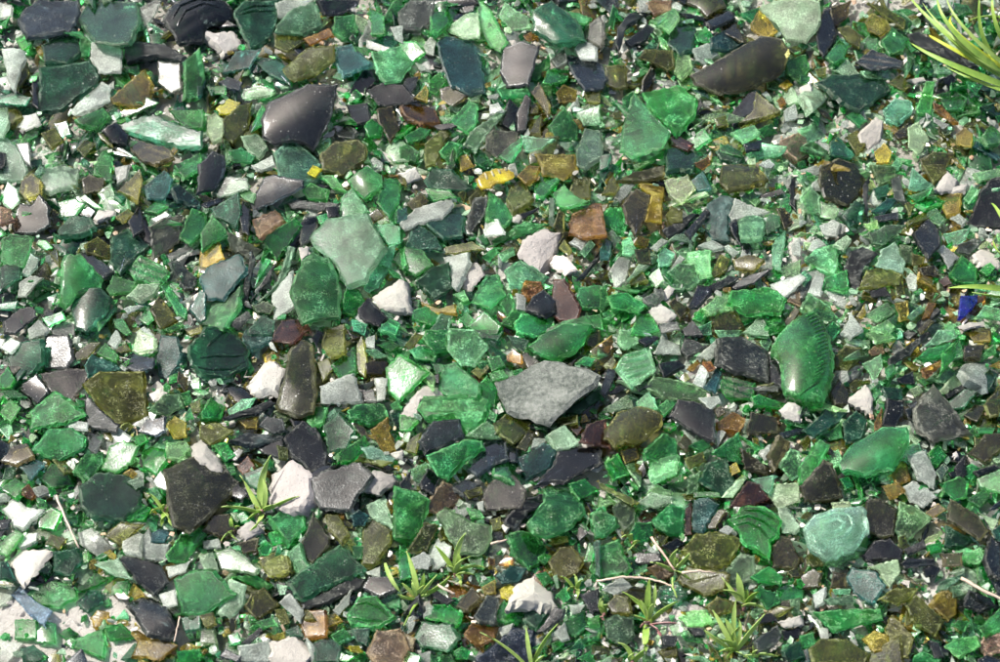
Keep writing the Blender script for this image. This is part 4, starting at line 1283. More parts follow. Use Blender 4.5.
def shard_geometry(rec, r, step=None, z0=None, thick=None, tilt=None):
    """vertices (world), faces, per-vertex pale rim (chipping with painted edge glint), frame, height function"""
    pts = rec['pts']; fl = rec['fl']; size = math.sqrt(rec['area']); sm = size * MPP
    stone = rec['code'] in STONES or rec['code'] == 'spk'
    step = step or max(2.2, size / 9)
    P = outline(pts, step, min(.55, size * .014) * (1.5 if stone else 1), r)
    cx, cy = rec['c']
    thick = thick or (.0065 if rec['code'] == 'spk' else sm * r.uniform(.38, .55) if stone else min(sm * (.22 if tilt else .30), r.uniform(.0022, .0045)))
    onb = bare(cx, cy)
    z0 = z0 if z0 is not None else ((thick * 1.02) if onb else r.uniform(.0075, .0125) + min(.004, rec['area'] * 1.2e-6))
    mt = tilt if tilt else 3 if onb else 7.5 if size > 32 else 12
    tx, ty = R(r.gauss(0, mt)), R(r.gauss(0, mt)); lim = R(30 if tilt else 17); tx = max(-lim, min(lim, tx)); ty = max(-lim, min(lim, ty))
    if not onb: tx += R(3) if size < 40 else 0
    if 'v' in fl: tx, ty = R(-4), R(6)
    n = Vector((math.sin(ty), -math.sin(tx), 1)).normalized()
    A = at(cx, cy, z0)
    W = [on_plane(x, y, A, n) for x, y in P]
    U = (Vector((1, 0, 0)) - n * n.x).normalized(); V = n.cross(U)
    L = [((q - A).dot(U), (q - A).dot(V)) for q in W]; m = len(L)
    # principal axis of the outline
    mu = sum(a for a, b in L) / m, sum(b for a, b in L) / m
    sxx = sum((a - mu[0]) ** 2 for a, b in L); syy = sum((b - mu[1]) ** 2 for a, b in L); sxy = sum((a - mu[0]) * (b - mu[1]) for a, b in L)
    th = .5 * math.atan2(2 * sxy, sxx - syy); ca, sa = math.cos(th), math.sin(th)
    hw = max(abs(-(a - mu[0]) * sa + (b - mu[1]) * ca) for a, b in L); hl = max(abs((a - mu[0]) * ca + (b - mu[1]) * sa) for a, b in L)
    rec['aspect'] = hl / max(hw, 1e-6)
    curv = hw * ((.55 if 'B' in fl else r.uniform(.22, .32)) if 'c' in fl else r.choice([0, 0, .03, .07, .12, -.05]))
    off = Vector((r.uniform(-50, 50), r.uniform(-50, 50), r.uniform(-50, 50)))
    planes = [(r.uniform(-.35, .35), r.uniform(-.35, .35), r.uniform(.02, .16) * sm) for _ in range(4 if ('f' in fl or (stone and rec['code'] != 'spk')) else 0)]
    nz = sm * (.012 if rec['code'] == 'spk' else .03 if stone else .018)
    ridged = 'r' in fl
    rw = max(.0032, hw * .5)
    def h(a, b):
        q = (-(a - mu[0]) * sa + (b - mu[1]) * ca) / max(hw, 1e-6); s = ((a - mu[0]) * ca + (b - mu[1]) * sa) / max(hl, 1e-6)
        z = curv * (1 - q * q) + (curv * .35 * (1 - s * s) if 'c' in fl else 0)
        if 'B' in fl: return curv * (1 - min(1.3, q * q + .55 * s * s))
        z += nz * noise.noise(Vector((a, b, 0)) / sm * 1.6 + off)
        if stone and rec['code'] != 'spk': z += nz * .35 * noise.noise(Vector((a, b, 0)) / sm * 5 + off) + sm * .06 * (1 - q * q)
        for (pa, pb, pc) in planes: z = min(z, pa * (a - mu[0]) + pb * (b - mu[1]) + pc)
        if ridged: z += .0003 * math.sin((q * hw) / rw * 6.283) 
        return z
    bev = min(.0011, sm * .05) * (1.8 if stone else 1)
    nrm = []
    for i in range(m):
        (ax, ay), (bx, by) = L[i - 1], L[(i + 1) % m]; dx, dy = bx - ax, by - ay; d = math.hypot(dx, dy) + 1e-9
        nrm.append((-dy / d, dx / d))               # inward for a counter-clockwise outline
    area2 = sum(L[i][0] * L[(i + 1) % m][1] - L[(i + 1) % m][0] * L[i][1] for i in range(m))
    if area2 < 0: nrm = [(-a, -b) for a, b in nrm]
    star = all((L[i][0] - mu[0]) * (L[(i + 1) % m][1] - mu[1]) - (L[(i + 1) % m][0] - mu[0]) * (L[i][1] - mu[1]) > 0 for i in range(m)) == (area2 > 0) and area2 > 0
    sh = (r.uniform(-.45, .45) * thick, r.uniform(-.45, .45) * thick)
    vs_, wear_glint, rings = [], [], []
    def ring(pp, zf, wv):
        i0 = len(vs_)
        for i, (a, b) in enumerate(pp): vs_.append((a, b, zf(i, a, b))); wear_glint.append(wv)
        rings.append(i0)
    rough = .0004 if not stone else .0005
    ring([(a - nx * .0002 + sh[0], b - ny * .0002 + sh[1]) if False else (a + nx * bev * 1.5 + sh[0], b + ny * bev * 1.5 + sh[1]) for (a, b), (nx, ny) in zip(L, nrm)],
         lambda i, a, b: -thick + min(0, h(L[i][0], L[i][1])) * .5, .3)
    ring([(a + sh[0] * .5 + r.gauss(0, rough), b + sh[1] * .5 + r.gauss(0, rough)) for a, b in L], lambda i, a, b: h(L[i][0], L[i][1]) - thick * .55 + r.gauss(0, rough), .25)
    chip = [bev * abs(r.gauss(.55, .5)) for _ in range(m)]
    ring(L, lambda i, a, b: h(a, b) - chip[i] - bev * .25, 1.0)  # chipped rim; the light its chips catch is painted in as extra dust
    ins = [(a + nx * bev * 1.1, b + ny * bev * 1.1) for (a, b), (nx, ny) in zip(L, nrm)]
    ring(ins, lambda i, a, b: h(a, b), .6)
    faces = []
    def band(i0, i1):
        for i in range(m):
            j = (i + 1) % m; faces.append((i0 + i, i0 + j, i1 + j, i1 + i))
    band(rings[0], rings[1]); band(rings[1], rings[2]); band(rings[2], rings[3])
    if star:
        fs = (.93, .78, .6, .4, .2) if (size > 24 or ridged) else (.85, .5)
        prev = rings[3]
        for f in fs:
            ring([(mu[0] + (a - mu[0]) * f, mu[1] + (b - mu[1]) * f) for a, b in ins], lambda i, a, b: h(a, b), 0 if f < .9 else .12)
            band(prev, rings[-1]); prev = rings[-1]
        c = len(vs_); vs_.append((mu[0], mu[1], h(*mu))); wear_glint.append(0)
        for i in range(m): faces.append((prev + i, prev + (i + 1) % m, c))
        c = len(vs_); vs_.append((mu[0] + sh[0], mu[1] + sh[1], -thick)); wear_glint.append(0)
        for i in range(m): faces.append((rings[0] + (i + 1) % m, rings[0] + i, c))
    else:
        tri = geometry.tessellate_polygon([[Vector((a, b, 0)) for a, b in ins]])
        for t_ in tri:
            (x0, y0), (x1, y1), (x2, y2) = (ins[q] for q in t_)
            if (x1 - x0) * (y2 - y0) - (x2 - x0) * (y1 - y0) < 0: t_ = (t_[0], t_[2], t_[1])
            faces.append(tuple(rings[3] + q for q in t_)); faces.append(tuple(rings[0] + q for q in (t_[0], t_[2], t_[1])))
    if area2 < 0: faces = [tuple(reversed(f)) for f in faces]
    return vs_, faces, wear_glint, (A, U, V, n), h

def shard_look(rec, r):
    code, fl = rec['code'], rec['fl']; c = PAL[code]
    k = math.exp(r.gauss(0, .16)); j = [math.exp(r.gauss(.06, .22)), 1, math.exp(r.gauss(-.02, .13))] if code in ('gr', 'bg', 'dg', 'pg', 'gg') else [math.exp(r.gauss(0, .07)), 1, math.exp(r.gauss(0, .05))] if code == 'mi' else [math.exp(r.gauss(0, .015 if code in ('wh', 'cl', 'rock', 'bone', 'gy', 'ch') else .06)) for _ in range(3)]
    c = tuple(min(.85, x * k * y) for x, y in zip(c, j))
    dust = .05 if 's' in fl else r.uniform(.34, .65) if 'd' in fl else r.uniform(.08, .34)
    if code in ('cl', 'mi'): dust += .25 if code == 'cl' else .12
    if code in ('bk', 'nv', 'pu', 'ob', 'br', 'rd'): dust *= .5
    clar = {'cl': .55, 'mi': .7, 'ly': .7, 'bl': .6}.get(code, .95) * r.uniform(.88, 1.03)
    return c, dust, clar

def shard_mesh(name, vs_, faces, wear_glint, look, mat, frame, angle=18, stone=False):
    A, U, V, n = frame
    me = bpy.data.meshes.new(name); me.from_pydata([U * a + V * b + n * z for a, b, z in vs_], [], faces); me.update()
    ca_ = me.color_attributes.new('tint', 'FLOAT_COLOR', 'POINT'); c, dust, clar = look
    buf = []
    for wv in wear_glint: buf += [c[0], c[1], c[2], min(1.8, dust + (1.15 * wv if not stone else 0))]  # alpha: dust, raised at the edges to paint a pale light line
    ca_.data.foreach_set('color', buf)
    fa = me.attributes.new('clarity', 'FLOAT', 'POINT'); fa.data.foreach_set('value', [clar] * len(vs_))
    me.shade_smooth(); me.set_sharp_from_angle(angle=R(angle))
    me.materials.append(mat)
    o = bpy.data.objects.new(name, me); o.location = A; COL.objects.link(o)
    return o

# ------------------------------------------------------------------ which shards are things of their own
glass_recs = [q for q in recs if q['code'] not in STONES and q['code'] != 'spk']
rank = sorted(glass_recs, key=lambda q: -(q['area'] + (1e6 if q['name'] else 0)))
own = set(q['i'] for q in rank[:N_OWN])
stones = [q for q in recs if q['code'] in STONES or q['code'] == 'spk']
for q in stones: own.add(q['i'])

soup_v, soup_f, soup_c, soup_k = [], [], [], []       # the countless small shards: one object
def to_soup(vs_, faces, wear_glint, look, frame):
    A, U, V, n = frame; i0 = len(soup_v); c, dust, clar = look
    for (a, b, z), wv in zip(vs_, wear_glint):
        soup_v.append(A + U * a + V * b + n * z); soup_c.extend((c[0], c[1], c[2], min(1.8, dust + 1.1 * wv))); soup_k.append(clar)
    soup_f.extend(tuple(i0 + q for q in f) for f in faces)

things = []
for q in recs:
    r = random.Random(1000 + q['i'])
    g = shard_geometry(q, r); look = shard_look(q, r)
    if q['i'] in own:
        stone = q['code'] in STONES or q['code'] == 'spk'
        nm = 'glass_shard' if not stone else 'stone'
        mat = SPECK if q['code'] == 'spk' else STONE if stone else GLASS
        if stone: look = (look[0], 1.0 if q['code'] == 'rock' or 'pitted' in q['name'] else .15, 0)
        o = shard_mesh(nm, g[0], g[1], g[2], look, mat, g[3], 34 if stone else 18, stone)
        q['obj'] = o; q['g'] = g; q['look'] = look; things.append(q)
    else:
        to_soup(g[0], g[1], g[2], look, g[3])

# ------------------------------------------------------------------ the rubble between them
grid = {}
for q in recs:
    xs = [p[0] for p in q['pts']]; ys = [p[1] for p in q['pts']]
    for gx in range(int(min(xs)) // 40, int(max(xs)) // 40 + 1):
        for gy in range(int(min(ys)) // 40, int(max(ys)) // 40 + 1): grid.setdefault((gx, gy), []).append(q)
def covered(x, y):
    return any(inside(q['pts'], x, y) for q in grid.get((int(x // 40), int(y // 40)), ()))
def near_code(x, y, r):
    x = min(max(x, 5), 995); y = min(max(y, 5), 657)
    for _ in range(12):
        q = r.choice(grid.get((int((x + r.gauss(0, 45)) // 40), int((y + r.gauss(0, 45)) // 40)), recs[:1]))
        if q['code'] not in ('spk', 'rock', 'bl', 'sb', 'db', 'ly', 'bone', 'pk'): return q['code']
    return 'gr'
crumb_v, crumb_f, crumb_c, crumb_k = [], [], [], []
def chip(px, py, size, z, tilt, code, r, target='glass'):
    m = r.randint(4, 7); asp = r.choice([1, 1.2, 1.5, 1.9, 2.6]); a0 = r.uniform(0, 6.283)
    rad = size * MPP * .5; t = rad * r.uniform(.15, .40); t = min(t, .006)
    ang = sorted(r.uniform(0, 6.283) for _ in range(m))
    if max((ang[(i + 1) % m] - ang[i]) % 6.283 for i in range(m)) > 3: ang = [6.283 * i / m + r.uniform(-.35, .35) for i in range(m)]
    ca, sa = math.cos(a0), math.sin(a0)
    ol = []
    for a in ang:
        x, y = math.cos(a) * rad * asp ** .5, math.sin(a) * rad / asp ** .5
        ol.append((x * ca - y * sa, x * sa + y * ca))
    n = Vector((r.gauss(0, tilt), r.gauss(0, tilt), 1)).normalized(); U = (Vector((1, 0, 0)) - n * n.x).normalized(); V = n.cross(U)
    A = at(px, py, z); sh = r.uniform(-.4, .4) * t, r.uniform(-.4, .4) * t
    pa, pb = r.uniform(-.25, .25), r.uniform(-.25, .25)
    vs_ = [(a * .9 + sh[0], b * .9 + sh[1], -t) for a, b in ol] + [(a, b, pa * a + pb * b - t * .12) for a, b in ol] + \
          [(a * .86, b * .86, pa * a + pb * b + r.uniform(-.08, .12) * t) for a, b in ol]
    vs_.append((r.uniform(-.3, .3) * rad, r.uniform(-.3, .3) * rad, t * r.uniform(0, .35)))
    f = [tuple(range(m - 1, -1, -1))]
    for i in range(m):
        j = (i + 1) % m; f += [(i, j, m + j, m + i), (m + i, m + j, 2 * m + j, 2 * m + i), (2 * m + i, 2 * m + j, 3 * m)]
    wear_glint = [.1] * m + [.8] * m + [.35] * m + [0]  # palest at the rim: chipping and edge glint painted together
    look = shard_look(dict(code=code, fl=r.choice(['', '', 's', 'd'])), r)
    if target == 'glass': to_soup(vs_, f, wear_glint, look, (A, U, V, n))
    else:
        i0 = len(crumb_v); c = look[0]
        for a, b, zz in vs_: crumb_v.append(A + U * a + V * b + n * zz); crumb_c.extend((c[0], c[1], c[2], .1)); crumb_k.append(0)
        crumb_f.extend(tuple(i0 + q for q in ff) for ff in f)
def flake(px, py, size, z, code, r):
    m = r.choice([3, 4, 4, 5, 5, 6]); asp = r.choice([1, 1.2, 1.4, 1.7, 2.2, 3, 4, 5.5]); a0 = r.uniform(0, 6.283); ca, sa = math.cos(a0), math.sin(a0)
    ang = [6.283 * (i + r.uniform(-.32, .32)) / m for i in range(m)]; P = []
    for a in ang:
        rr = size * .55 * r.uniform(.8, 1.15); x, y = math.cos(a) * rr * asp ** .5, -math.sin(a) * rr / asp ** .5
        P.append((px + x * ca - y * sa, py + (x * sa + y * ca) * .85))
    ar = sum(P[i][0] * P[(i + 1) % m][1] - P[(i + 1) % m][0] * P[i][1] for i in range(m)) / 2
    if ar > 0: P.reverse()
    rec = dict(code=code, fl=r.choice(['', '', 'c', 'c', 's', 'd', 'f', 'cs']), pts=P, area=max(30, abs(ar)), c=(px, py), name='', i=0)
    g = shard_geometry(rec, r, step=max(3.5, size / 4.5), z0=z, tilt=r.choice([8, 14, 24])); to_soup(g[0], g[1], g[2], shard_look(rec, r), g[3])
X0, X1, Y0, Y1 = -190, 1190, -170, 810
for cnt, s0, s1, zlo, zhi, tl in RUBBLE:
    for _ in range(cnt):
        px, py = rnd.uniform(X0, X1), rnd.uniform(Y0, Y1)
        inframe = 0 < px < 1000 and 0 < py < 662
        sz = rnd.uniform(s0, s1)
        if bare(px, py) and (s0 > 6 or rnd.random() < .72): continue
        mo = mound(px, py)
        if mo > .0025 and (s0 > 9 or rnd.random() < .6): continue
        cov = covered(px, py)
        if cov and inframe:
            if s0 > 12: z = rnd.uniform(.0015, .0045)
            elif s0 > 6 and rnd.random() < .6: continue
            else: z = rnd.uniform(.001, .0035)
            t_ = .08
        else:
            z = rnd.uniform(zlo, zhi); t_ = tl
            if bare(px, py): z = .0012
            if mo > .0025: z = mo + .001
        code = near_code(px, py, rnd)
        if code in ('br', 'gy', 'ma', 'bk', 'ch', 'pu', 'nv') and rnd.random() < .68: code = rnd.choice(['gr', 'pg', 'mi', 'bg', 'ol', 'pg', 'gr'])
        if code in ('te', 'nv') and rnd.random() < .7: code = rnd.choice(['dg', 'gr', 'bk'])
        if px > 560 and py < 380 and rnd.random() < (.35 if s0 > 5 else .6): code = rnd.choice(['pg', 'mi', 'cl', 'pg', 'ye', 'bg'])
        if code in ('am', 'rd', 'ta', 'ma') and rnd.random() < .65: code = rnd.choice(['ol', 'ye', 'gr', 'pg'])
        if code in ('bk', 'br', 'nv', 'pu', 'gy', 'te', 'dg') and rnd.random() < .85 * pale_area(px, py): code = rnd.choice(['pg', 'mi', 'cl', 'bg', 'pg'])
        if code == 'wh' and rnd.random() < .8: code = 'cl'
        if code == 'wh' or rnd.random() < (PALE if s0 > 5 else .16): chip(px, py, sz, z, t_, rnd.choice(['wh', 'wh', 'ta', 'bone', 'rock']), rnd, 'stone')
        elif s0 >= 10 and not cov: flake(px, py, sz, z, code, rnd)
        else: chip(px, py, sz, z, t_, code, rnd)
for _ in range(22000):
    px, py = rnd.uniform(0, 1010), rnd.uniform(-10, 680)
    if rnd.random() > max(.3, pale_area(px, py)) or covered(px, py) or (bare(px, py) and rnd.random() < .85): continue
    code = rnd.choice(['mi', 'cl', 'pg', 'mi', 'cl', 'gr', 'bg', 'ye'])
    if rnd.random() < .22: chip(px, py, rnd.uniform(2.5, 8), rnd.uniform(.004, .0095), .35, rnd.choice(['wh', 'bone', 'ta']), rnd, 'stone')
    else: chip(px, py, rnd.uniform(3, 11), rnd.uniform(.004, .0095), .35, code, rnd)
# outside the photograph's frame the bed goes on with shards of the same kinds
for _ in range(900):
    px, py = rnd.uniform(X0, X1), rnd.uniform(Y0, Y1)
    if -8 < px < 1008 and -8 < py < 670: continue
    chip(px, py, rnd.uniform(22, 60), rnd.uniform(.006, .012), .14, near_code(px, py, rnd) if rnd.random() < .9 else 'bk', rnd)

def soup_object(name, v, f, c, k, mat, smooth):
    me = bpy.data.meshes.new(name); me.from_pydata(v, [], f); me.update()
    a = me.color_attributes.new('tint', 'FLOAT_COLOR', 'POINT'); a.data.foreach_set('color', c)
    b = me.attributes.new('clarity', 'FLOAT', 'POINT'); b.data.foreach_set('value', k)
    if smooth: me.shade_smooth(); me.set_sharp_from_angle(angle=R(24))
    me.materials.append(mat); o = bpy.data.objects.new(name, me); COL.objects.link(o); return o
gs = soup_object('small_broken_glass', soup_v, soup_f, soup_c, soup_k, GLASS, True)
gs['kind'] = 'stuff'; gs['category'] = 'broken glass'; gs['label'] = 'countless small bits of broken green, black and olive glass filling the gaps between larger shards'
cs = soup_object('pale_gravel', crumb_v, crumb_f, crumb_c, crumb_k, STONE, False)
cs['kind'] = 'stuff'; cs['category'] = 'gravel'; cs['label'] = 'fine pale gravel and stone crumbs scattered among the broken glass'

# ------------------------------------------------------------------ ground
def to_px(x, y):
    d = Vector((x, y, 0)) - CAM; f = d.dot(FWD)
    return 500 + d.dot(RIGHT) / f * DIST / MPP, 331 - d.dot(UP) / f * DIST / MPP
gm = bpy.data.meshes.new('ground')
gv, gf = [], []
N = 230; H = .75
for i in range(N + 1):
    for j in range(N + 1):
        x, y = -H + 2 * H * i / N, -H + 2 * H * j / N
        edge = max(abs(x), abs(y)) / H
        px, py = to_px(x, y)
        gv.append((x, y, mound(px, py) * (1 + .35 * noise.noise(Vector((x * 90, y * 90, 7)))) + (.0011 * noise.noise(Vector((x * 30, y * 30, 3))) - .0008) * (1 - edge ** 6)))
for i in range(N):
    for j in range(N): q = i * (N + 1) + j; gf.append((q, q + N + 1, q + N + 2, q + 1))
B = 60; base = len(gv); gv += [(-B, -B, 0), (B, -B, 0), (B, B, 0), (-B, B, 0)]
c00, c10, c11, c01 = 0, N * (N + 1), N * (N + 1) + N, N
e_b = [i * (N + 1) for i in range(N + 1)]; e_r = [N * (N + 1) + j for j in range(N + 1)]
e_t = [i * (N + 1) + N for i in range(N, -1, -1)]; e_l = [j for j in range(N, -1, -1)]
gf += [tuple([base, base + 1] + e_b[::-1]), tuple([base + 1, base + 2] + e_r[::-1]), tuple([base + 2, base + 3] + e_t[::-1]), tuple([base + 3, base] + e_l[::-1])]
gm.from_pydata(gv, [], gf); gm.update(); gm.shade_smooth(); gm.materials.append(GROUND)
go = bpy.data.objects.new('ground', gm); COL.objects.link(go); go['kind'] = 'structure'

RIBS = [('milky teal shell', .0013, .0004, [(800, 492, [60, 120, 130, 95, 190, 110, 205, 150, 170, 190, 110, 210]), (800, 492, [90, 140, 140, 122, 170, 140, 150, 170, 110, 180]), (800, 492, [45, 180, 60, 215, 100, 235])]),
        ('black ridged curve', .0012, .0014, [(0, 0, [690, 120, 720, 60, 790, 30, 860, 50]), (0, 0, [670, 90, 700, 35, 770, 8, 850, 22])]),
        ('ridged green bottle-neck', .0011, .0016, [(600, 492, [520, 105, 580, 92, 640, 115, 695, 165]), (600, 492, [515, 130, 575, 118, 625, 142, 655, 180]), (600, 492, [560, 70, 620, 72, 680, 105])]),
        ('ribbed pale green shard', .0014, .0016, [(600, 330, [85, 105, 180, 85]), (600, 330, [80, 130, 190, 108]), (600, 330, [88, 158, 196, 133]), (600, 330, [104, 185, 190, 158])]),
        ('ribbed bright green bar', .0011, .0014, [(600, 330, [28, 530, 58, 578]), (600, 330, [44, 510, 82, 568]), (600, 330, [66, 490, 104, 552])]),
        ('ringed dark green bottle base', .0011, .0012, [(200, 330, [0, 105, 60, 95, 130, 98, 180, 92]), (200, 330, [-10, 140, 50, 150, 120, 148, 180, 118]), (200, 330, [30, 60, 60, 30, 90, 5])]),
        ('ringed dark bottle shoulder', .0011, .0013, [(200, 0, [160, 40, 210, 22, 290, 22]), (200, 0, [150, 58, 205, 42, 292, 44])]),
        ('ridged green shard at the bottom', .0012, .0014, [(200, 492, [600, 440, 650, 430, 700, 450, 740, 490]), (200, 492, [590, 490, 650, 500, 710, 505])])]
# ------------------------------------------------------------------ the knurled bottle base and the yellow threaded fragment
BB = [(120, 250), (170, 190), (230, 140), (300, 95), (350, 85), (385, 110), (420, 190), (450, 280), (458, 370), (440, 470), (400, 565), (330, 575), (250, 560), (185, 535), (168, 490), (168, 420), (150, 345), (112, 290)]
BB = [(750 + a / 5.52, 300 + b / 5.52) for a, b in BB]
def special(name, pts, code, fl, z0, thick, label, cat, seed):
    pts = list(pts); ar = sum(pts[i][0] * pts[(i + 1) % len(pts)][1] - pts[(i + 1) % len(pts)][0] * pts[i][1] for i in range(len(pts))) / 2
    if ar > 0: pts.reverse()
    rec = dict(code=code, fl=fl, pts=pts, area=abs(ar), c=(sum(p[0] for p in pts) / len(pts), sum(p[1] for p in pts) / len(pts)), name='', i=0)
    r = random.Random(seed); g = shard_geometry(rec, r, step=2.5, z0=z0, thick=thick, tilt=1.5); look = shard_look(rec, r)
    o = shard_mesh(name, g[0], g[1], g[2], look, GLASS, g[3], 50); o['label'] = label; o['category'] = cat
    return o, g, look, rec
def bars(g, segs, wid, hgt, look, name, parent):
    """raised ribs lying on the face, one mesh; each rib follows a polyline"""
    A, U, V, n = g[3]; h = g[4]; vs_, fs, we = [], [], []
    for sg in segs:
        P = [on_plane(sg[i], sg[i + 1], A, n) - A for i in range(0, len(sg), 2)]
        Q = [(p.dot(U), p.dot(V)) for p in P]; C = []
        for i in range(len(Q) - 1):
            for k in range(6 if len(Q) == 2 else 4): f = k / (6 if len(Q) == 2 else 4); C.append((Q[i][0] + (Q[i + 1][0] - Q[i][0]) * f, Q[i][1] + (Q[i + 1][1] - Q[i][1]) * f))
        C.append(Q[-1]); K = len(C) - 1; i0 = len(vs_)
        for k, (a, b) in enumerate(C):
            (a0, b0), (a1, b1) = C[max(k - 1, 0)], C[min(k + 1, K)]; L = math.hypot(a1 - a0, b1 - b0) + 1e-9; nx, ny = -(b1 - b0) / L, (a1 - a0) / L
            f = k / K; ww = wid * (.35 + .65 * math.sin(math.pi * f) ** .5); hh = hgt * (.1 + .9 * math.sin(math.pi * f) ** .4)
            for s, e in ((-1, -.0006), (-.7, hh * .45), (-.3, hh * .92), (.3, hh * .92), (.7, hh * .45), (1, -.0006)):
                x, y = a + nx * ww * s, b + ny * ww * s; vs_.append((x, y, h(x, y) + e)); we.append(.1)
        for k in range(K):
            for s in range(5): q = i0 + k * 6 + s; fs.append((q, q + 6, q + 7, q + 1))
        fs.append(tuple(i0 + s for s in range(6))); fs.append(tuple(i0 + K * 6 + s for s in range(5, -1, -1)))
        for k in range(K): q = i0 + k * 6; fs.append((q + 5, q + 11, q + 6, q))
    o = shard_mesh(name, vs_, fs, we, look, GLASS, (Vector(), U, V, n), 50); o.parent = parent
    return o
bo, bg_, bl_, brec = special('bottle_base', BB, 'gr', 'csB', .0135, .006, 'domed green bottle base with a slanting knurled rim, right of the slate-grey shard', 'bottle base', 5)
path = [(330, 112), (372, 168), (392, 240), (398, 310), (394, 385), (380, 450), (352, 505), (305, 535)]
seg = []
for k in range(24):
    f = k / 23 * (len(path) - 1); i = min(int(f), len(path) - 2); f -= i
    x = path[i][0] + (path[i + 1][0] - path[i][0]) * f; y = path[i][1] + (path[i + 1][1] - path[i][1]) * f
    dx, dy = 36, -26
    seg.append([750 + (x - dx) / 5.52, 300 + (y - dy) / 5.52, 750 + (x + dx * .9) / 5.52, 300 + (y + dy * .9) / 5.52])
bars(bg_, seg, .0006, .0010, (bl_[0], .25, .6), 'knurled_rim', bo)
YP = [(470 + a * 60 / 993, 160 + b * 40 / 662) for a, b in [(110, 300), (230, 195), (420, 130), (560, 130), (640, 150), (720, 190), (740, 270), (700, 310), (560, 360), (430, 390), (330, 460), (200, 470), (130, 400)]]
yo, yg, yl, yrec = special('thread_fragment', YP, 'ye', 's', .0125, .0026, 'bright yellow ribbed screw-thread fragment beside a tan shard in the upper middle', 'glass fragment', 8)
YL = (lin('e0c81e'), .15, .2)
for at_name, dat in (('tint', YL),):
    a = yo.data.color_attributes['tint']; buf = []
    for wv in yg[2]: buf += [*lin('b8a61e'), .35 + .5 * wv]
    a.data.foreach_set('color', buf)
yo.data.attributes['clarity'].data.foreach_set('value', [.12] * len(yo.data.vertices))
seg = [[470 + (240 + 110 * k) * 60 / 993, 160 + (210 - 30 * k + 0) * 40 / 662, 470 + (290 + 110 * k) * 60 / 993, 160 + (320 - 48 * k) * 40 / 662] for k in range(4)]
for lab, wid, hg, sgs in RIBS:
    q = next(q for q in things if lab in q['name']); S_ = 1 / 3.895
    bars(q['g'], [[(X[i] * S_ + ((ox_, oy_)[i % 2])) for i in range(len(X))] for ox_, oy_, X in sgs], wid, hg, q['look'], 'rib', q['obj'])
bars(yg, seg, .0009, .0012, (lin('d8d4b0'), .2, .2), 'thread_rib', yo)

# ------------------------------------------------------------------ plants and dry stalks
def curve(p0, p1, p2, K):
    return [p0 * (1 - t) ** 2 + p1 * 2 * t * (1 - t) + p2 * t * t for t in [k / K for k in range(K + 1)]]
def leaf_mesh(name, P, width, mat, parent, prof='leaf', side=None, r=rnd):
    K = len(P) - 1; vs_, fs = [], []
    o0 = parent.location if parent else Vector()
    for k, p in enumerate(P):
        t = k / K; d = (P[min(k + 1, K)] - P[max(k - 1, 0)]).normalized()
        s = side or d.cross(Vector((0, 0, 1)))
        s = (s - d * s.dot(d)); s = s.normalized() if s.length > .05 else d.cross(Vector((0, 1, 0))).normalized()
        nn = s.cross(d).normalized()
        if nn.z < 0: nn = -nn
        wv = width * ((.28 + .72 * math.sin(math.pi * min(1, .08 + t * .92) ** .85) ** .9) if prof == 'leaf' else min(1, .55 + t * 1.2) * (1 - max(0, t - .35) / .65) ** .75 + .04)
        if prof == 'leaf': wv *= (1 - .8 * max(0, t - .8) / .2)
        for a, e in ((-1, .25), (0, 0), (1, .25)): vs_.append(p + s * wv * a + nn * wv * e - o0)
        for a, e in ((-1, .25), (0, 0), (1, .25)): vs_.append(p + s * wv * a * .98 + nn * (wv * e - .0004) - o0)
    for k in range(K):
        q = k * 6; e = q + 6
        fs += [(q, q + 1, e + 1, e), (q + 1, q + 2, e + 2, e + 1), (q + 4, q + 3, e + 3, e + 4), (q + 5, q + 4, e + 4, e + 5), (q + 3, q, e, e + 3), (q + 2, q + 5, e + 5, e + 2)]
    fs += [(0, 3, 4, 1), (1, 4, 5, 2)]; e = K * 6; fs += [(e, e + 1, e + 4, e + 3), (e + 1, e + 2, e + 5, e + 4)]
    me = bpy.data.meshes.new(name); me.from_pydata(vs_, [], fs); me.update(); me.shade_smooth(); me.set_sharp_from_angle(angle=R(60)); me.materials.append(mat)
    o = bpy.data.objects.new(name, me); COL.objects.link(o)
    if parent: o.parent = parent
    return o
def tube(name, P, r0, r1, mat, parent=None, origin=None):
    vs_, fs = [], []; K = len(P) - 1; o0 = parent.location if parent else (origin or Vector()); M = 7
    for k, p in enumerate(P):
        d = (P[min(k + 1, K)] - P[max(k - 1, 0)]).normalized(); u = d.cross(Vector((.13, .31, .94))).normalized(); v = d.cross(u)
        rr = r0 + (r1 - r0) * k / K
        rr *= 1 + .18 * noise.noise(p * 400)
        for i in range(M): a = 6.283 * i / M; vs_.append(p + u * rr * math.cos(a) + v * rr * math.sin(a) - o0)
    for k in range(K):
        for i in range(M): j = (i + 1) % M; fs.append((k * M + i, k * M + j, k * M + M + j, k * M + M + i))
    fs += [tuple(range(M - 1, -1, -1)), tuple(K * M + i for i in range(M))]
    me = bpy.data.meshes.new(name); me.from_pydata(vs_, [], fs); me.update(); me.shade_smooth(); me.materials.append(mat)
    o = bpy.data.objects.new(name, me); COL.objects.link(o)
    if parent: o.parent = parent
    else: o.location = o0
    return o
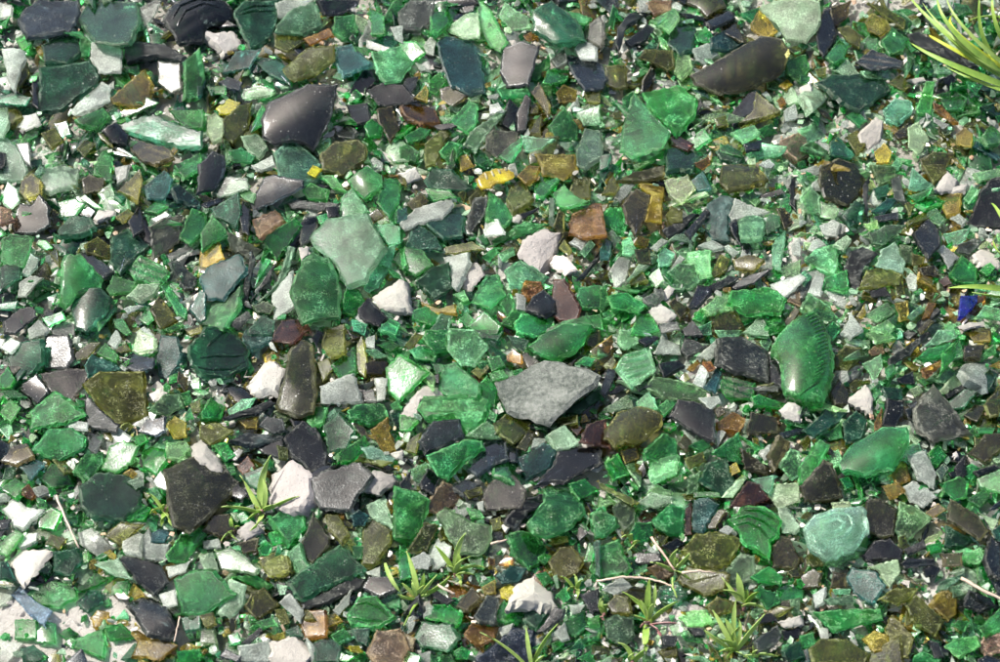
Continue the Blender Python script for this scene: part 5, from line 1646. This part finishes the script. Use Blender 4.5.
WEEDS = [   # label, base, leaf tips (px, py, height in m, width in px, purple?)
 ('lush pointed-leaf weed sprouting beside the charcoal slab', (262, 513), [(240, 475, .016, 5.5), (271, 455, .032, 5.5), (299, 496, .016, 5), (219, 507, .012, 4.6), (250, 531, .010, 4.5), (247, 520, .008, 3.5), (262, 478, .03, 4), (281, 506, .01, 3.5)]),
 ('tiny three-leaf sprout just below the lush pointed-leaf weed', (234, 533), [(231, 516, .016, 3), (221, 541, .008, 3), (238, 541, .006, 3), (240, 527, .01, 2)]),
 ('small pale-stemmed sprout right of the speckled dark green slab', (165, 512), [(147, 493, .016, 4.5), (150, 514, .008, 3.4), (172, 527, .006, 3.6), (161, 527, .006, 3.6), (166, 505, .014, 3), (174, 510, .01, 3)]),
 ('narrow-leaf weed with a reddish base by two colourless chunks', (418, 600), [(406, 551, .036, 5), (450, 576, .02, 5), (398, 594, .014, 4), (404, 626, .012, 5), (401, 583, .02, 4.4), (437, 575, .026, 4), (425, 585, .02, 4), (412, 580, .026, 4), (430, 594, .012, 3.5), (424, 573, .03, 3.4)]),
 ('weed with splayed leaves in front of the grey-green arched shard', (455, 575), [(466, 533, .036, 4.8), (435, 546, .026, 4.2), (470, 556, .026, 4), (485, 568, .012, 4.6), (461, 586, .006, 4), (458, 553, .03, 4), (446, 566, .014, 3.4), (474, 575, .008, 3.6)]),
 ('weed with three toothed leaves over the dark navy blue shard', (531, 672), [(480, 632, .024, 4.2), (526, 627, .040, 4.2), (558, 624, .034, 4.4), (520, 660, .02, 3.4), (545, 655, .02, 3.4)]),
 ('small spindly weed right of the white triangular stone', (575, 591), [(561, 576, .018, 3), (574, 574, .018, 2.6), (584, 580, .014, 3), (577, 599, .006, 3.6), (566, 594, .006, 2.6)]),
 ('big upright weed beside the round-cornered grey-green tile', (648, 624), [(622, 592, .03, 5), (650, 579, .044, 5), (679, 601, .028, 5), (646, 654, .01, 5), (655, 584, .04, 3.5), (627, 614, .012, 4), (640, 600, .03, 3.4), (653, 604, .03, 3.6), (680, 624, .01, 4.6, 1), (662, 638, .006, 4.4, 1), (640, 628, .008, 4, 1)]),
 ('five-leaf weed standing on the broad brown-grey slab', (673, 572), [(650, 562, .016, 4.4), (678, 549, .028, 4.2), (690, 553, .024, 3.8), (690, 579, .012, 4.6), (676, 558, .02, 3)]),
 ('tall three-leaf weed left of the round wet shards, behind the densest weed', (744, 607), [(737, 573, .038, 5), (723, 590, .022, 4.4), (759, 592, .022, 4.6), (767, 611, .012, 5), (745, 590, .02, 3.4), (722, 577, .02, 4)]),
 ('densest upright weed at the bottom edge', (734, 651), [(736, 600, .044, 4.8), (712, 610, .036, 5), (765, 614, .034, 5), (702, 629, .026, 5), (725, 619, .034, 5), (719, 652, .012, 4.4), (742, 626, .024, 3.4), (716, 640, .02, 4.6), (733, 640, .02, 5), (727, 660, .008, 4), (751, 660, .008, 3.6), (738, 618, .03, 3.6)]),
 ('flat little weed at the bottom edge right of the densest weed', (755, 657), [(778, 656, .008, 4.6), (753, 643, .012, 3), (764, 650, .012, 3.4), (741, 655, .008, 3)]),
 ('twin-leaf weed at the bottom edge below the grey-green tile', (632, 664), [(618, 643, .022, 5), (644, 650, .012, 5), (637, 652, .014, 3.4)]),
 ('dark leafy sprout half hidden left of the big upright weed', (604, 615), [(603, 596, .018, 4.5), (598, 607, .012, 3.4), (609, 606, .012, 3.6), (607, 622, .006, 3.4, 1)]),
 ('grey-leaved sprout between green shards above the five-leaf weed', (632, 545), [(621, 538, .014, 4), (640, 541, .012, 3.6), (627, 552, .008, 3.6), (633, 536, .014, 3)]),
]
GRP = 'narrow-leaf weeds growing through the broken glass'
for wi, (lab, b, tips) in enumerate(WEEDS):
    r = random.Random(77 + wi); e = bpy.data.objects.new('weed', None); COL.objects.link(e); e.empty_display_size = .01
    zb = .006; e.location = at(b[0], b[1], zb); e['label'] = lab; e['category'] = 'weed'; e['group'] = GRP
    B0 = at(b[0], b[1], zb)
    tube('stem', [B0 + Vector((0, 0, -.008)), B0 + Vector((.0003, 0, -.003)), B0 + Vector((0, .0004, .003))], .0013, .0010, STEM, e)
    for tp in tips:
        px, py, hz, wd = tp[:4]; hz *= .45; wd *= r.uniform(.72, 1.15); T = at(px, py, zb + hz)
        s0 = B0 + Vector((r.uniform(-.001, .001), r.uniform(-.001, .001), .001))
        mid = (s0 + T) / 2 + Vector((r.gauss(0, .0022), r.gauss(0, .0016), max(.004, hz * .30) + r.uniform(0, .003)))
        sd_ = (T - s0).cross(Vector((0, -.45, .9)))
        leaf_mesh('leaf', curve(s0, mid, T, 9), wd * MPP * .62, STEM if len(tp) > 4 else GRASS if r.random() < .3 else LEAF, e, 'leaf', sd_ if sd_.length > 1e-4 else None, r)

def grass(label, base, blades):
    e = bpy.data.objects.new('grass_tuft', None); COL.objects.link(e); e.empty_display_size = .01
    e.location = at(*base, .004); e['label'] = label; e['category'] = 'grass'
    for (bx, by, mx, my, mz, txx, tyy, tz, wd, mat) in blades:
        p0 = at(bx, by, .004); m_ = at(mx, my, mz); p2 = at(txx, tyy, tz)
        c_ = m_ * 2 - (p0 + p2) / 2
        sd_ = (p2 - p0).cross(Vector((0, -.5, .85)))
        leaf_mesh('blade', curve(p0, c_, p2, 16), wd * MPP * .56, mat, e, 'blade', sd_)
grass('yellow-green grass tuft arching in from the top right corner', (1040, 95), [
  (1042, 96, 958, 43, .035, 906, -8, .03, 6, GRASS), (1045, 95, 962, 40, .045, 937, -10, .05, 5.5, GRASS), (1042, 92, 965, 42, .040, 953, 14, .035, 7, GRASSY),
  (1045, 98, 957, 51, .030, 929, 35, .018, 4.2, GRASSY), (1046, 100, 960, 68, .028, 911, 43, .02, 6.5, GRASS), (1015, 76, 984, 40, .03, 981, -14, .05, 5, GRASS),
  (1030, 72, 998, 30, .04, 994, -16, .05, 5, GRASS), (1043, 97, 968, 50, .035, 922, 2, .03, 4, LEAF), (1046, 99, 972, 58, .03, 940, 24, .02, 3.6, GRASS), (1044, 94, 972, 36, .042, 946, -6, .045, 4, LEAF), (1048, 104, 985, 84, .02, 945, 66, .015, 3.4, GRASS), (1040, 90, 990, 52, .03, 968, 30, .03, 3, GRASSY), (1040, 30, 1000, 17, .03, 970, 20, .02, 4, GRASS), (1035, 85, 1000, 66, .03, 985, 47, .03, 3.6, GRASSY)])
grass('grass blades reaching in from the right edge beside the cobalt blue shard', (1030, 292), [
  (1034, 294, 985, 287, .02, 948, 288, .014, 5.5, GRASS), (1036, 290, 1006, 225, .03, 991, 203, .02, 5, GRASS), (1034, 280, 1004, 258, .02, 993, 240, .012, 4.4, GRASS), (1034, 300, 1000, 297, .012, 972, 292, .01, 4, GRASS)])
lf = leaf_mesh('fallen_blade', curve(at(385, 563, .016), at(389, 580, .022), at(402, 594, .013), 10), 3.2 * MPP * .62, LEAF, None, 'leaf')
lf['label'] = 'single narrow green blade lying beside the ridged green shard'; lf['category'] = 'fallen leaf'
TW = [('dry_stalk', 'straight pale dry stalk lying above the white slab at lower left', [(56, 496), (66, 520), (79, 548)], .016, 1.3, .9, STRAW),
 ('dry_stalk', 'long curved brown stalk running towards the big upright weed', [(596, 581), (622, 577), (645, 578), (662, 582), (676, 588)], .017, 1.2, .9, STRAW),
 ('dry_stalk', 'leaning dry stalk behind the five-leaf weed', [(651, 537), (662, 552), (674, 569)], .018, 1.3, .9, BROWN),
 ('dry_stalk', 'short pale stalk lying on the broad brown-grey slab', [(682, 573), (700, 571), (716, 573)], .017, 1.5, .7, STRAW),
 ('dry_stalk', 'long cream stalk pointing in from the right edge at lower right', [(961, 578), (982, 590), (1012, 604)], .018, 1.8, 1.4, STRAW),
 ('dry_stalk', 'thin upright dry stalk by the wide mustard shard', [(180, 617), (177, 630), (174, 642)], .014, .8, .6, STRAW),
 ('dry_stalk', 'tiny white stick beside the round-edged green shard', [(491, 544), (498, 542), (507, 540)], .014, 1.2, 1.1, STRAW),
 ('dry_stalk', 'short tan stick right of the reddish weed base', [(438, 585), (446, 590), (455, 594)], .014, 1.4, 1.1, STRAW),
 ('dry_stalk', 'thin drooping stem hanging below the five-leaf weed', [(673, 578), (673, 588), (677, 598)], .018, .9, .8, LEAF)]
for nm, lab, pl, z, r0, r1, mat in TW:
    P = [at(x, y, z + (.001 * math.sin(i * 2.1))) for i, (x, y) in enumerate(pl)]
    Q = []
    for i in range(len(P) - 1):
        for k in range(5): Q.append(P[i].lerp(P[i + 1], k / 5) + Vector((rnd.gauss(0, .00015), rnd.gauss(0, .00015), rnd.gauss(0, .00015))))
    Q.append(P[-1])
    o = tube(nm, Q, r0 * MPP, r1 * MPP, mat, None, P[0]); o['label'] = lab; o['category'] = 'dry stalk'; o['group'] = 'dry stalks lying on the glass'

# ------------------------------------------------------------------ labels: every shard is told by its look and by the landmark shard beside it
def shape_word(q):
    n = len(q['pts']); a = q.get('aspect', 1)
    if 'r' in q['fl']: return 'ribbed'
    if a > 2.6: return 'long narrow'
    if n == 3: return 'three-cornered'
    if 'c' in q['fl']: return 'curved'
    if a > 1.75: return 'oblong'
    if n == 4: return 'four-sided'
    if n == 5: return 'five-sided'
    return 'many-sided'
marks = [(q['name'], q['c']) for q in things if q['name']] + [('the knurled green bottle base', (803, 362)), ('the bright yellow ribbed fragment', (495, 178))]
def sector(c, m):
    dx, dy = c[0] - m[0], c[1] - m[1]
    return int(((math.degrees(math.atan2(-dy, dx)) + 22.5) % 360) // 45)
DIRS = ['right of', 'up and right of', 'above', 'up and left of', 'left of', 'down and left of', 'below', 'down and right of']
used = set()
for q in things:
    o = q['obj']; noun = 'stone' if o.name.startswith('stone') else 'shard'
    o['category'] = 'stone' if noun == 'stone' else 'glass shard'
    o['group'] = 'pale stones among the glass' if noun == 'stone' else 'broken glass shards covering the ground'
    if q['name']:
        lab = q['name'].replace('the ', '', 1)
        if len(lab.split()) < 4: lab = lab + ' among smaller glass bits'
        o['label'] = lab; used.add(lab); continue
    wd = WORD[q['code']]; shp = shape_word(q)
    surf = {'d': 'dusty ', 's': 'shiny '}.get(('d' if 'd' in q['fl'] else 's' if 's' in q['fl'] else ''), '')
    best = None
    for m in sorted(marks, key=lambda m: math.dist(m[1], q['c']))[:9]:
        s = sector(q['c'], m[1]); d = math.dist(m[1], q['c'])
        rivals = [p for p in things if p is not q and p['code'] == q['code'] and sector(p['c'], m[1]) == s and math.dist(p['c'], m[1]) < d * 1.25 + 4]
        same = [p for p in rivals if shape_word(p) == shp]
        sc = d + 60 * len(rivals) + 400 * len(same)
        lab = f"{surf}{wd} {shp} {noun} {'just ' if d < 70 else ''}{DIRS[s]} {m[0]}"
        if len(lab.split()) > 16: lab = lab.replace('just ', '')
        if len(lab.split()) > 16: lab = lab.replace(surf, '', 1) if surf else lab
        if len(lab.split()) > 16 or lab in used: continue
        if best is None or sc < best[0]: best = (sc, lab)
    lab = best[1]; used.add(lab); o['label'] = lab
    if best[0] > 400: print('AMBIG', lab)
print('things', len(things), 'soup verts', len(soup_v), 'crumb verts', len(crumb_v))
